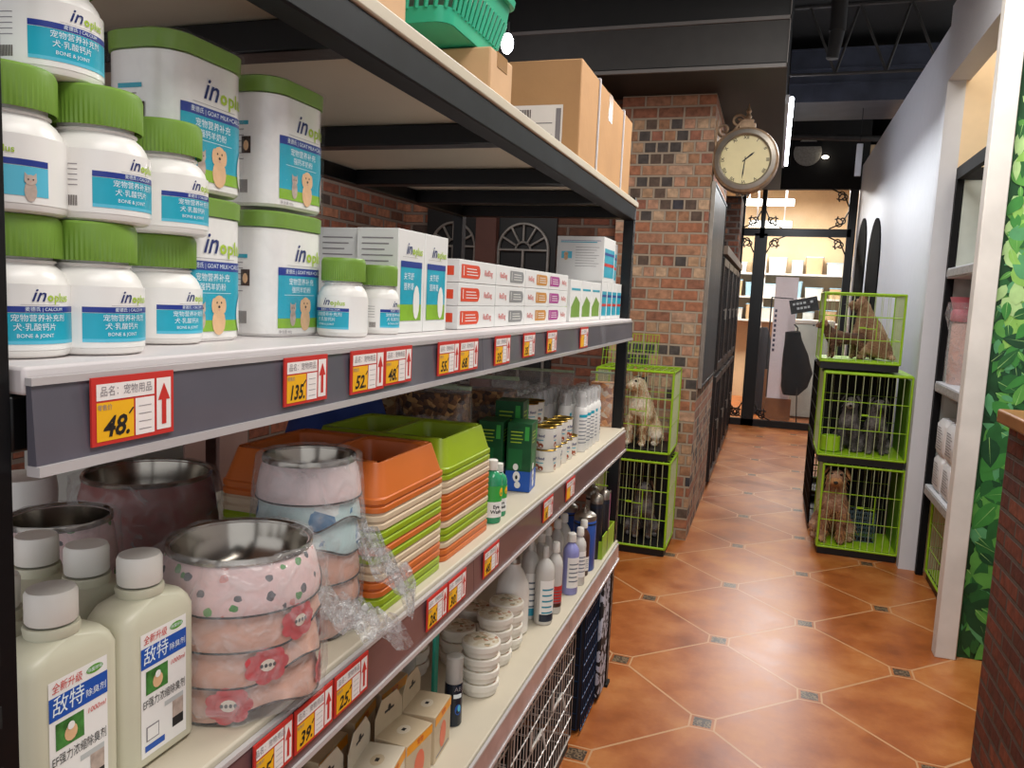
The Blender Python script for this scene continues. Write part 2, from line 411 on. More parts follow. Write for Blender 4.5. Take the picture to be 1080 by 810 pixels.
def arch_window(u0, u1, name, label_n):
    x0, x1 = XU(u0, 5.38, 1.9), XU(u1, 5.38, 1.9); r = (x1 - x0) / 2; xc = (x0 + x1) / 2; zs = P(552, 236, y=5.36).z - r
    f = MB(); y0 = 5.35
    f.box(x0 - .05, x1 + .05, 5.37, 5.4, .9, zs + r + .12, m_black)
    m_ir = mat('wrought_iron', '8b8782', .35, .7, var=.2)
    for k in range(20):
        a, b = PI * k / 20, PI * (k + 1) / 20
        f.cyl((xc + r * math.cos(a), y0, zs + r * math.sin(a)), (xc + r * math.cos(b), y0, zs + r * math.sin(b)), .011, m_ir, 6)
        if k % 2 == 0: f.cyl((xc + r * .3 * math.cos(a), y0, zs + r * .3 * math.sin(a)), (xc + r * .3 * math.cos(a + PI / 10), y0, zs + r * .3 * math.sin(a + PI / 10)), .009, m_ir, 6)
    for k in range(0, 7):
        a = PI * k / 6; f.cyl((xc + r * .3 * math.cos(a), y0, zs + r * .3 * math.sin(a)), (xc + r * math.cos(a), y0, zs + r * math.sin(a)), .009, m_ir, 6)
    for x in (x0, xc, x1): f.cyl((x, y0, .95), (x, y0, zs), .011, m_ir, 6)
    f.cyl((x0, y0, .95), (x1, y0, .95), .011, m_ir, 6); f.cyl((x0, y0, zs), (x1, y0, zs), .01, m_ir, 6)
    struct(name, f)
arch_window(527, 579, 'window_1', 1); arch_window(457, 502, 'window_2', 2)
f = MB(); m_mar = mat('maroon_board', '4a2a22', .6)
f.box(XU(503, 5.34, 1.9), XU(524, 5.34, 1.9), 5.3, 5.399, 0, 2.4, m_mar); struct('trim_1', f)

# pale mauve boards far behind the rack
f = MB(); m_mauve = mat('mauve_board', '8d7570', .6)
for (a, b) in ((195, 217), (232, 262)):
    f.box(-2.3, -2.28, YU(a, -2.28, 1.4), YU(b, -2.28, 1.4), 0, 2.3, m_mauve)
    f.box(-2.6, -2.301, YU(b, -2.28, 1.4) - .02, YU(b, -2.28, 1.4), 0, 2.3, m_mauve)
o = f.build('storage_partition'); tag(o, 'pale mauve storage partition boards standing behind the rack', 'partition')

# bulkhead over the pillar
f = MB(); m_bulk = mat('bulkhead_black', '1b1a19', .55, var=.12); m_bulkf = mat('bulkhead_face', '3a3836', .6, var=.08)
zb, yn, yf2 = 2.942, 4.82, 9.65
f.box(-3.99, -.03, yn, yf2, zb, 4.199, m_bulk)
f.box(-3.99, -.035, yn - .006, yn, zb + .03, 3.2, m_bulkf)
m_rib = mat('grey_rib', '6f6b68', .5)
f.box(-3.99, -.03, yn - .02, yn, zb, zb + .02, m_rib); f.box(-3.99, -.03, yn - .02, yn, 3.2, 3.22, m_rib)
f.box(-.035, -.03, yn - .02, yn, zb, 3.6, m_rib)
struct('ceiling_bulkhead', f)

# right wall
XW = .93
f = MB()
f.box(XW, XW + .1, 5.42, 11.1, 0, 3.42, m_white)
f.box(.872, XW + .04, 5.34, 5.42, 0, 3.42, m_white)            # jamb of the recess
f.box(.872, XW + .06, 4.1, 5.34, 2.97, 3.42, m_white)
f.box(.935, 1.7, 5.342, 5.42, 0, 3.42, m_peach)
struct('wall_right', f)
f = MB(); f.box(1.6, 1.7, 4.1, 5.342, 0, 4.2, m_peach); struct('wall_recess', f)
f = MB(); f.box(.845, .935, 3.998, 4.075, 0, 4.0, m_whited); struct('trim_2', f, .004)
# arched black niches on the right wall
for k, (u0, u1) in enumerate(((903, 913), (916, 929))):
    ya, yb = YU(u0, XW, 2.2), YU(u1, XW, 2.2); ya, yb = max(ya, yb), min(ya, yb); ya = min(ya, 10.9)
    f = MB(); zt = P(u0 + 7, 232, x=XW).z; zt = min(zt, 2.9); w = (ya - yb) / 2; hh = .45
    pts = [(yb, .9), (ya, .9)] + [(yb + w + w * math.cos(PI * i / 12), zt - hh + hh * math.sin(PI * i / 12)) for i in range(13)]
    f.add([(XW - .012, a, b) for a, b in pts] + [(XW, a, b) for a, b in pts], [tuple(range(len(pts)))] + [(i, (i + 1) % len(pts), (i + 1) % len(pts) + len(pts), i + len(pts)) for i in range(len(pts))], mat('niche_black', '070707', .9, spec=.03))
    struct('window_%d' % (3 + k), f)

# leaf wallpaper beside the white post
def wallpaper():
    f = MB(); y0 = 4.05
    base_m = mat('wallpaper_dark_green', '1c4a26', .55, var=.5, scale=5)
    f.box(.936, 2.45, y0, y0 + .06, 0, 4.1, base_m)
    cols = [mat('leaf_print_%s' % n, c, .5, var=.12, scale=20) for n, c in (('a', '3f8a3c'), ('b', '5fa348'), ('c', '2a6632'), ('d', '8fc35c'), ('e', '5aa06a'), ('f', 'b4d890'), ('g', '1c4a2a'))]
    vein = mat('leaf_vein', '9fce7a', .5)
    rnd = random.Random(3)
    for k in range(3800):
        x = rnd.uniform(.95, 1.7); z = rnd.uniform(.0, 3.3); L = rnd.uniform(.05, .13) if z > 1.2 else rnd.uniform(.07, .19); w = L * rnd.uniform(.16, .32); a = rnd.uniform(-2.6, -.2) if rnd.random() < .7 else rnd.uniform(0, 6.28)
        c, s = math.cos(a), math.sin(a); e = .0004 + .000002 * k
        pts = [(L * t, w * math.sin(PI * t ** .75) * (1 if t < .95 else .4)) for t in (0, .15, .35, .55, .75, .9, 1)]
        poly = pts + [(p, -q) for p, q in reversed(pts[1:-1])]
        poly = [(x + p * c - q * s, z + p * s + q * c) for p, q in poly]
        if min(p[0] for p in poly) < .938 or min(p[1] for p in poly) < 0: continue
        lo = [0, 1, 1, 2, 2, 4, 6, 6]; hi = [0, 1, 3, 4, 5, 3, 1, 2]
        f.add([(p, y0 - e, q) for p, q in poly], [tuple(range(len(poly)))], cols[rnd.choice(hi if z > 1.5 else lo)])  # upper leaves picked paler: washed-out reflected light put into the print colours
        if rnd.random() < .4:
            f.add([(x + t * c - q * s, y0 - e - .000001, z + t * s + q * c) for t, q in ((0, -.0015), (L * .9, 0), (0, .0015))], [(0, 1, 2)], vein)
    struct('wall_wallpaper', f)
wallpaper()
f = MB(); f.box(2.45, 2.55, -1, 4.1, 0, 4.2, m_white); struct('wall_right.001', f)

# glass partition at the far end
YD = 11.02
f = MB()
def vbar(u_top, v_top, w, z0, z1, y=YD, mm=m_black):
    p = P(u_top, v_top, y=y); f.box(p.x - w / 2, p.x + w / 2, y - .04, y + .04, z0, z1, mm); return p.x
zt = 3.13
xa = vbar(803, 248, .16, 0, 2.56); xt = vbar(806, 220, .06, 2.5, zt); xr = .865
f.box(xr - .05, xr + .05, YD - .04, YD + .04, 0, zt + .15, m_black)
xl = -.466
f.box(xl - .04, xl + .02, YD - .04, YD + .04, 0, zt, m_black)
f.box(xl, xr, YD - .04, YD + .04, 2.53, 2.63, m_black)
f.box(xl, xr, YD - .04, YD + .04, 0, .09, m_black)
f.box(-1.2, 1.0, YD - .05, YD + .05, zt, 4.2, m_blackm)
struct('window_5', f)
f = MB(); f.box(xl, xr, YD - .004, YD + .004, .09, zt, m_glass); struct('window_6', f)
# wrought scroll corners on the partition
def scroll(f, cx, cz, sx, sz, y, k=.2, m=None):
    for (ox, oz, r, tw) in ((.30, .10, .42, 1.4), (.10, .30, .42, -1.4)):
        pts = []
        for i in range(22):
            t = i / 21; a = tw * 2 * PI * t * .8; rr = k * r * (1 - .75 * t)
            pts.append((cx + sx * (k * (ox + .25) + rr * math.cos(a + .8) * .8), y, cz + sz * (k * (oz + .25) + rr * math.sin(a + .8) * .8)))
        f.path(pts, .009, m_black, 5)
    f.path([(cx, y, cz + sz * k * 1.1), (cx + sx * k * .35, y, cz + sz * k * .35), (cx + sx * k * 1.1, y, cz)], .009, m_black, 5)
f = MB(); ys = YD - .05
for (cx, cz, sx, sz) in ((xt + .03, 2.63, 1, 1), (xt - .03, 2.63, -1, 1), (xr - .05, 2.63, -1, 1), (xa + .08, 2.53, 1, -1), (xr - .05, 2.53, -1, -1), (xa - .08, 2.53, -1, -1), (xa + .08, .09, 1, 1), (xa - .08, .09, -1, 1), (xr - .05, zt, -1, -1), (xl, .09, 1, 1)):
    scroll(f, cx, cz, sx, sz, ys)
o = f.build('scroll_ironwork'); o['kind'] = 'structure'

# room beyond the glass
m_beige = mat('beige_wall', 'c4aa86', .8, var=.12, scale=2)
f = MB(); f.box(-2.2, 2.4, 14.6, 14.7, 0, 4.19, m_beige); f.box(-2.2, -2.1, 11.1, 14.6, 0, 4.19, m_beige); f.box(2.3, 2.4, 11.1, 14.6, 0, 4.19, m_beige); f.box(-2.1, 2.3, 11.1, 14.6, 3.6, 3.7, m_beige); struct('wall_far', f)

# ================================================================ ceiling fittings
m_metal = mat('dusty_galvanised', '3f424e', .5, .3, var=.25, scale=5)
pa, pb = P(850, 108, y=8.3), P(850, 52, y=8.3)
f = MB(); f.box(-.02, 1.6, 8.3, 9.1, pa.z, pb.z, m_metal)
for t in (.35, .62, .98): f.box(-.02, 1.6, 8.285, 8.3, pa.z + (pb.z - pa.z) * t - .008, pa.z + (pb.z - pa.z) * t + .008, m_metal)
o = f.build('air_duct'); tag(o, 'wide dusty grey air duct crossing under the black ceiling', 'duct')
for q, (x, y0, y1, z, r, nm) in enumerate(((.15, 5.2, 10.6, 4.0, .025, 'thin'), (.55, 7.3, 10.9, 3.75, .03, 'second'))):
    pass
m_pipe = mat('dark_pipe', '3d3a38', .5, .3, var=.2)
f = MB(); f.cyl((-.02, 10.0, 3.6), (1.6, 10.2, 3.57), .035, m_pipe, 10); o = f.build('ceiling_pipe'); tag(o, 'brownish pipe running across the ceiling behind the air duct', 'pipe')
f = MB(); f.cyl((-.02, 6.1, 4.02), (1.5, 6.0, 4.06), .02, m_pipe, 8); o = f.build('ceiling_pipe'); tag(o, 'thin dark pipe crossing the ceiling in front of the air duct', 'pipe')
f = MB(); 
for x0 in (.1, .5, .9):
    f.cyl((x0, 7.5, 4.19), (x0 + .25, 7.5, 3.62), .012, m_pipe, 6)
    f.cyl((x0 + .25, 7.5, 3.62), (x0 + .4, 7.6, 4.19), .012, m_pipe, 6)
f.cyl((-.02, 7.5, 3.62), (1.4, 7.5, 3.62), .014, m_pipe, 6); f.cyl((-.02, 7.5, 4.18), (1.4, 7.5, 4.18), .014, m_pipe, 6)
o = f.build('roof_truss'); tag(o, 'dark open lattice truss under the ceiling beyond the duct', 'truss')
# tangled cable
f = MB(); rr = random.Random(5); p = Vector((.62, 6.0, 4.15)); pts = [p.copy()]
for i in range(26):
    p = p + Vector((rr.uniform(-.05, .07), rr.uniform(-.03, .03), rr.uniform(-.06, .045))); p.z = min(p.z, 4.18); pts.append(p.copy())
f.path(pts, .006, mat('grey_cable', '77757a', .6), 5); o = f.build('loose_cable'); tag(o, 'tangled grey cable hanging from the black ceiling near the right wall', 'cable')
# spotlight
p = P(884, 20, y=6.2); q = P(876, 55, y=6.1)
e = empty('track_spotlight', 'black cylindrical track spotlight pointing down in front of the duct', 'spotlight', (p.x, 6.15, 0))
f = MB(); f.cyl((0, 0, p.z - .1), (0, 0, p.z + .16), .055, m_dgrey, 20); f.build('lamp_body', e)
f = MB(); f.cyl((0, 0, p.z + .16), (0, 0, 4.2), .012, m_black, 8); f.build('stem', e)
f = MB(); f.cyl((-.02, 0, q.z - .03), (0, 0, p.z - .1), .042, m_dgrey, 20, .05); f.cyl((-.02, 0, q.z - .034), (-.02, 0, q.z - .03), .034, mat('lamp_lens', '2a2928', .6), 20); f.build('lamp_head', e)
# round speaker above the glass wall, small white downlight, hanging white lamp
p = P(852, 160, y=10.9)
e = empty('round_speaker', 'pale half-round speaker above the glass partition', 'speaker', (p.x, 10.96, p.z))
f = MB(); n = 24; R = .17
f.add([(R * math.cos(a), -.03, R * math.sin(a)) for a in [2 * PI * i / n for i in range(n)]] + [(R * math.cos(a), .005, R * math.sin(a)) for a in [2 * PI * i / n for i in range(n)]], [tuple(range(n))] + [(i, (i + 1) % n, (i + 1) % n + n, i + n) for i in range(n)], mat('cream_grille', '98948c', .5, var=.2, scale=40)); f.build('grille', e)
f = MB(); f.box(-.17, .17, -.035, -.03, .07, .13, m_black); f.build('mount_strap', e)
p = P(872, 161, y=10.6)
f = MB(); f.ball((p.x, 10.9, p.z), .03, mat('lamp_glow_small', 'fff4e0', .5, emit=6), sc=(1.4, 1, .7)); o = f.build('spot_lamp'); tag(o, 'tiny lit white lamp to the right of the round speaker', 'lamp')
p = P(906, 165, y=8.6)
e = empty('hanging_lamp', 'slim white rectangular lamp hanging on a wire before the right wall', 'lamp', (p.x, 8.6, p.z))
f = MB(); f.box(-.028, .028, -.02, .02, -.19, .12, m_white); f.build('lamp_body', e, .003)
f = MB(); f.cyl((0, 0, .12), (0, 0, 4.2 - p.z), .003, m_black, 5); f.build('wire', e)
# tube lamp on the bulkhead edge
m_tube = mat('lit_tube', 'f4f6ff', .5, emit=14, var=0)
ya, yb = P(822, 108, z=3.0).y, P(826, 176, z=3.0).y
e = empty('tube_lamp', 'lit white tube lamp fixed along the right edge of the bulkhead', 'lamp', (0, 0, 0))
f = MB(); f.box(-.03, -.005, ya, yb, 2.99, 3.05, m_white); f.build('housing', e)
f = MB(); f.cyl((.01, ya, 3.02), (.01, yb, 3.02), .016, m_tube, 10); f.build('tube', e)
p = P(535, 46, y=4.3)
e = empty('bulb_lamp', 'bright round bulb glowing above the cardboard boxes', 'lamp', (p.x, 4.3, p.z))
f = MB(); f.ball((0, 0, 0), .035, m_tube, 16, 12, (1, 1, 1.6)); f.build('bulb', e)
f = MB(); f.cyl((0, 0, .05), (0, 0, .11), .02, m_black, 12); f.cyl((0, 0, .11), (0, 0, 4.2 - p.z), .004, m_black, 6); f.build('cord', e)

# ================================================================ brick counter
e = empty('brick_counter', 'red brick counter with a wooden top at the right edge', 'counter', (0, 0, 0))
f = MB(); f.box(.805, 1.5, 1.2, 3.09, 0, 1.235, m_brick_c); f.build('brick_body', e)
f = MB(); f.box(.77, 1.55, 1.15, 3.12, 1.236, 1.285, m_wood); f.build('counter_top', e, .008)

# ================================================================ clock
pc = P(786, 170, y=5.45)
m_brz = mat('antique_bronze', 'a08468', .4, .4, var=.25, scale=30); m_sil = mat('aged_silver', '9c948a', .35, .8, var=.15)
e = empty('station_clock', 'round bronze double-sided wall clock on a scrolled bracket at the pillar corner', 'clock', (pc.x, 5.45, pc.z))
RC = .205
f = MB(); f.M = Matrix.Rotation(PI / 2, 4, 'X')
f.lathe([(RC * .86, .058), (RC * .9, .07), (RC, .062), (RC * 1.02, .04), (RC * .97, .0), (RC * 1.02, -.04), (RC, -.062), (RC * .9, -.07), (RC * .86, -.058)], 48, m_brz, cap=False); f.build('case', e)
f = MB(); f.M = Matrix.Rotation(PI / 2, 4, 'X'); f.lathe([(RC * .75, .068), (RC * .80, .08), (RC * .93, .074), (RC * .92, .06)], 48, m_sil, cap=False); f.build('bezel', e)
m_face = mat('cream_dial', 'efe2ae', .35, var=.05, scale=10)
f = MB(); f.M = Matrix.Rotation(PI / 2, 4, 'X'); f.lathe([(RC * .87, .05), (RC * .86, .056), (0.0001, .056)], 48, m_face, cap=False)
f.lathe([(RC * .87, -.05), (RC * .86, -.056), (0.0001, -.056)], 48, m_face, cap=False)
f.M = Matrix(); F0 = on_my(-.057, 0, 0); ink = mat('dial_ink', '4a4334', .5)
for k, t in enumerate(['XII', 'I', 'II', 'III', 'IIII', 'V', 'VI', 'VII', 'VIII', 'IX', 'X', 'XI']):
    a = PI / 2 - 2 * PI * k / 12; b = a - PI / 2
    f.text(t, .028, lambda x, y, a=a, b=b: F0(RC * .68 * math.cos(a) + x * math.cos(b) - y * math.sin(b), RC * .68 * math.sin(a) + x * math.sin(b) + y * math.cos(b), .001), ink, .0004)
f.build('dial', e)
f = MB()
for a, L, w in ((math.radians(40), .075, .006), (math.radians(-95), .125, .004)):
    c, s = math.cos(a), math.sin(a)
    f.add([F0(p * c - q * s, p * s + q * c, .004) for p, q in ((-.02, -w / 2), (L * .7, -w), (L, 0), (L * .7, w), (-.02, w / 2))], [(0, 1, 2, 3, 4)], m_black)
f.build('hands', e)
f = MB(); zt_ = RC + .0
f.box(-.05, .05, -.03, .03, zt_ - .01, zt_ + .03, m_brz); f.box(-.035, .035, -.025, .025, zt_ + .03, zt_ + .055, m_brz)
f.lathe([(.012, zt_ + .055), (.022, zt_ + .075), (.01, zt_ + .095), (.018, zt_ + .11), (.006, zt_ + .135), (.001, zt_ + .16)], 12, m_brz); f.build('finial', e)
f = MB()
def spiral(f, cx, cz, r0, r1, a0, turns, m, rad=.009, n=26):
    f.path([(cx + (r0 + (r1 - r0) * i / n) * math.cos(a0 + turns * 2 * PI * i / n), 0, cz + (r0 + (r1 - r0) * i / n) * math.sin(a0 + turns * 2 * PI * i / n)) for i in range(n + 1)], rad, m, 7)
wx = -.445 - pc.x
f.path([(wx, 0, .08), (wx + .03, 0, .13), (-.1, 0, .17), (-.04, 0, zt_ + .045)], .012, m_brz, 8)
spiral(f, -.06, zt_ + .05, .045, .01, 0, 1.3, m_brz); spiral(f, wx + .05, .2, .05, .01, -.4, -1.4, m_brz); spiral(f, wx + .035, .06, .03, .008, 2, 1.2, m_brz)
f.box(wx, wx + .012, -.03, .03, -.05, .26, m_brz); f.build('bracket', e)
f = MB(); spiral(f, 0, -RC - .012, .012, .004, 1.5, 1, m_sil, .005); spiral(f, -.035, -RC - .006, .012, .004, 1.5, -1, m_sil, .005); spiral(f, .035, -RC - .006, .012, .004, 1.5, 1, m_sil, .005); f.build('drop_ornament', e)

# ================================================================ chalkboard on the pillar's side
e = empty('menu_board', 'tall black chalkboard of white ruled lines hung on the pillar side', 'board', (-.444, 5.42, 1.05))
m_board = mat('board_black', '1c2023', .4, var=.15); m_chalk = mat('chalk_white', 'b9bdbd', .8); m_chalkd = mat('faded_chalk', '777c7e', .8)
f = MB(); f.box(.001, .02, 0, 1.25, 0, 1.34, m_board)
F1 = on_x(.0205, 0, 0)
for k in range(26):
    z = .06 + k * .049
    if k in (12, 19): continue
    f.rect(.06, .55, z, z + .002, F1, m_chalkd); f.rect(.65, 1.19, z, z + .002, F1, m_chalkd)
    for j in range(7): f.rect(.08 + j * .165, .08 + j * .165 + .07, z + .016, z + .021, F1, m_chalkd)
f.rect(.06, .063, .06, 1.28, F1, m_chalk); f.rect(.60, .603, .06, 1.28, F1, m_chalk); f.build('slate', e)
f = MB(); w = .015
f.box(0, .026, -w, 0, -w, 1.34 + w, m_sil); f.box(0, .026, 1.25, 1.25 + w, -w, 1.34 + w, m_black); f.box(0, .026, 0, 1.25, -w, 0, m_black); f.box(0, .026, 0, 1.25, 1.34, 1.34 + w, m_black); f.build('board_frame', e)

# ================================================================ dark cabinets behind the pillar
m_cab = mat('black_stained_wood', '231c1a', .35, var=.3, scale=8); m_cabt = mat('dusty_beam', '76685a', .7)
YC0, YC1 = 6.95, 10.15
nb = 4; w = (YC1 - YC0) / nb
for k in range(nb):
    y0 = YC0 + k * w
    e = empty('display_cabinet', ['nearest to the pillar', 'second from the pillar', 'third from the pillar', 'farthest from the pillar'][k].join(['black-stained wooden cabinet with glazed doors, ', '']), 'cabinet', (-.42, y0, 0), 0, 'black cabinets behind the brick pillar')
    f = MB(); f.box(-.5, -.03, .005, w - .005, 0, 2.03, m_cab); f.build('body', e)
    for z0, z1 in ((.05, .98), (1.04, 2.0)):
        f = MB(); d = f
        f.box(-.03, 0, .03, .09, z0, z1, m_cab); f.box(-.03, 0, w - .09, w - .03, z0, z1, m_cab); f.box(-.03, 0, .09, w - .09, z0, z0 + .06, m_cab); f.box(-.03, 0, .09, w - .09, z1 - .06, z1, m_cab)
        f.box(-.025, -.005, w / 2 - .012, w / 2 + .012, z0, z1, m_cab); f.box(-.022, -.018, .09, w - .09, z0 + .06, z1 - .06, mat('dark_glass', '23262b', .08))
        dd = f.build('door', e, .003)
        f = MB(); f.cyl((.012, w / 2 + .05, (z0 + z1) / 2 - .05), (.012, w / 2 + .05, (z0 + z1) / 2 + .05), .008, m_sil, 8); f.box(-.01, .014, w / 2 + .045, w / 2 + .055, (z0 + z1) / 2 + .03, (z0 + z1) / 2 + .04, m_sil); f.build('handle', dd)
f = MB(); f.box(-.95, -.4, YC0, YC1 + .02, 2.031, 2.1, m_cabt); o = f.build('cabinet_beam'); tag(o, 'long dusty brown beam lying along the top of the black cabinets', 'beam')

# ================================================================ beyond the glass
m_shw = mat('pale_shelf', 'c9c6bd', .5); m_bluep = mat('blue_plastic', '8db4c6', .4); m_clearp = mat('milky_box', 'b8c2c0', .35, var=.15)
zs = [1.35, 1.75, 2.15]
e = empty('wall_shelf', 'pale wall shelf unit of three boards in the room beyond the glass', 'shelf', (0, 14.2, 0))
f = MB(); 
for z in zs: f.box(-1.5, 1.2, 0, .39, z, z + .03, m_shw)
f.build('boards', e)
f = MB(); 
for x in (-1.5, -.2, 1.17): f.box(x, x + .03, .05, .39, 0, 2.5, m_shw)
f.build('uprights', e)
rr = random.Random(11); n = 0
for z in zs:
    x = -1.4
    while x < 1.05:
        w = rr.uniform(.18, .3); h = rr.uniform(.16, .28); mm = rr.choice([m_bluep, m_clearp, m_clearp, m_shw, mat('tan_box', 'b59a74', .7), mat('tan_box', 'b59a74', .7)])
        f = MB(); f.prism(rrect(w * .9, .26, .03, 3), 0, h, mm, rrect(w, .3, .03, 3)); f.prism(rrect(w * 1.03, .31, .03, 3), h, h + .015, m_bluep)
        o = f.build('storage_box', loc=(x + w / 2, 14.38, z + .03)); n += 1
        tag(o, 'blue-lidded storage box beyond the glass, %s from left on the %s board' % (('first', 'second', 'third', 'fourth', 'fifth', 'sixth', 'seventh', 'eighth', 'ninth', 'tenth', 'eleventh', 'twelfth')[n - 1], {1.35: 'lowest', 1.75: 'middle', 2.15: 'top'}[z]), 'box', 'storage boxes on the far shelf')
        x += w + rr.uniform(.03, .1)
    n = 0
# pale fridge, poster, sign, coat
p0, p1 = P(828, 330, y=12.2), P(886, 448, y=12.2)
e = empty('white_freezer', 'pale grey-green chest freezer standing behind the glass at right', 'freezer', (0, 12.2, 0))
x0, x1 = XU(836, 12.2, 1), .86; zt2 = P(860, 338, y=12.2).z; m_fr = mat('pale_enamel', 'b4bcb4', .35)
f = MB(); f.box(x0, x1, 0, .6, .02, zt2 - .06, m_fr); f.build('body', e, .01)
f = MB(); f.box(x0 - .01, x1, -.02, .6, zt2 - .055, zt2, m_shw); f.build('lid', e, .008)
pp, pq = P(818, 292, y=11.9), P(842, 415, y=11.9)
e = empty('standing_poster', 'tall white and pink roll-up poster behind the glass', 'poster', (0, 11.9, 0))
f = MB(); xa_, xb_ = XU(818, 11.9, 1.9), XU(842, 11.9, 1.9); f.box(xa_, xb_, 0, .01, .3, pp.z, mat('poster_white', 'efe4e6', .5, var=.05, scale=3))
for k in range(9): f.box(xa_ + .02, xa_ + .05, -.002, 0, pp.z - .5 - k * .07, pp.z - .46 - k * .07, mat('poster_ink', '3a3450', .5))
f.build('print', e)
f = MB(); f.box(xa_ - .03, xb_ + .03, -.05, .06, 0, .3, m_wood); f.build('base', e)
e = empty('hanging_sign', 'small tilted black sign with two lines of white lettering behind the glass', 'sign', (0, 0, 0))
a = P(848, 322, y=11.4)
f = MB(); f.M = Matrix.Translation((a.x, 11.4, a.z)) @ Matrix.Rotation(-.22, 4, 'Y')
f.box(-.18, .18, -.01, .01, -.095, .095, m_black); Fs = on_my(-.0105, 0, 0)
for zz in (.035, -.03):
    for k in range(6): f.rect(-.14 + k * .045, -.14 + k * .045 + .03 + .004 * (k % 2), zz - .016, zz + .014, lambda x, y: Fs(x, y, .001), m_chalk) if (k + int(zz > 0)) % 5 else None
f.build('panel', e)
f = MB(); f.cyl((a.x - .42, 11.4, a.z + .09), (a.x - .14, 11.4, a.z + .08), .008, m_black); f.cyl((a.x - .42, 11.4, a.z + .1), (a.x - .42, 11.4, a.z - .9), .01, m_black)
f.cyl((a.x - .42, 11.4, a.z - .9), (a.x - .42, 11.4, 0), .02, m_wood); f.box(a.x - .55, a.x - .29, 11.3, 11.5, 0, .02, m_wood); f.build('stand', e)
c = P(838, 385, y=11.55)
e = empty('hanging_coat', 'blurred black coat and bag hanging under the black sign', 'coat', (c.x, 11.55, 0))
f = MB(); rr = random.Random(2); rings = []
for j, (z, w, d, ox) in enumerate(((c.z - .42, .10, .08, -.02), (c.z - .3, .17, .11, .01), (c.z - .1, .2, .13, .03), (c.z + .15, .16, .12, .0), (c.z + .35, .11, .1, -.04), (c.z + .45, .1, .08, -.05), (c.z + .47, .05, .05, -.02))):
    rings.append([(ox + w * math.cos(t) * (1 + .08 * math.sin(5 * t + j)), d * math.sin(t), z) for t in [2 * PI * i / 24 for i in range(24)]])
f.loft(rings, mat('black_cloth', '0b0b0c', .95, var=.3)); f.build('cloth', e)
f = MB(); f.path([(.0, 0, c.z + .45), (.0, 0, c.z + .52), (-.05, 0, c.z + .56)], .01, m_black); f.path([(.05, -.12, c.z - .3), (.08, -.12, c.z - .8), (.02, -.12, c.z - 1.05)], .008, m_black, 6); f.build('strap', e)
c2 = P(803, 385, y=12.4)
f = MB(); f.lathe([(.16, 0), (.17, .5), (.15, .9), (.1, 1.15), (.05, 1.3)], 20, mat('dark_cloth_grey', '2b2c31', .8)); o = f.build('dryer_drum', loc=(c2.x, 12.4, 0)); tag(o, 'dark upright machine standing behind the glass beside the door post', 'machine')
# lit ceiling lamps of that room
for k, (u0, u1, v, s) in enumerate(((782, 838, 213, 'upper'), (790, 835, 236, 'lower'))):
    a, b = P(u0, v, y=12.6), P(u1, v, y=12.6)
    f = MB(); f.box(a.x, b.x, 12.6, 12.72, a.z - .04, a.z + .04, mat('lit_panel', 'fffaf0', .5, emit=5, var=0)); f.box(a.x, b.x, 12.63, 12.69, a.z + .04, a.z + .055, m_white)
    f.box(a.x + .1, a.x + .12, 12.65, 12.67, a.z + .055, 3.6, m_white); f.box(b.x - .12, b.x - .1, 12.65, 12.67, a.z + .055, 3.6, m_white)
    o = f.build('ceiling_lamp'); tag(o, '%s of two lit white tube lamps behind the glass' % s, 'lamp')
# ================================================================ RACK
XF = -.541; XB = -1.28; Y0, Y1 = .40, 3.14; XE = -.533
ZD = {1: 1.985, 2: 1.53, 3: 1.09, 4: .62}          # top faces of the four decks
m_rack = mat('rack_black_steel', '101012', .35, .2, var=.2, bump=.05)
m_rackblue = mat('rack_steel_sheen', '131519', .6, 0, var=.45, spec=.25, scale=9)
m_deck = mat('cream_deck', 'c6bca8', .5, var=.05, scale=4)
m_deckw = mat('white_deck', 'cfc8c8', .45, var=.04, scale=4)
m_rail2 = mat('price_rail_grey', '5b5862', .3, .0, var=.12, scale=7, coat=.4)
m_rail3 = mat('price_rail_plum', '6d4f50', .3, .0, var=.15, scale=7, coat=.4)
m_rail4 = mat('price_rail_rose', 'a58a86', .3, .0, var=.25, scale=14, coat=.3)
m_lip = mat('rail_lip', 'b9b4b4', .3, var=.05, coat=.5)
rack = empty('shelving_rack', 'long black steel shop rack with four cream shelves full of pet goods', 'rack', (0, 0, 0))
for n, (x, y) in enumerate(((XF - .02, .42), (XF - .02, 3.12), (XB, .42), (XB, 3.12))):
    f = MB(); f.box(x - .02, x + .02, y - .02, y + .02, .012, 2.0, m_rack)
    for k in range(38): f.box(x + .0195 if x > -1 else x - .0205, x + .0205 if x > -1 else x - .0195, y - .006, y + .006, .1 + k * .05, .118 + k * .05, m_blackm)
    po = f.build('post', rack, .002)
    f = MB(); f.box(x - .028, x + .028, y - .028, y + .028, 0, .012, m_blackm); f.build('foot', po)
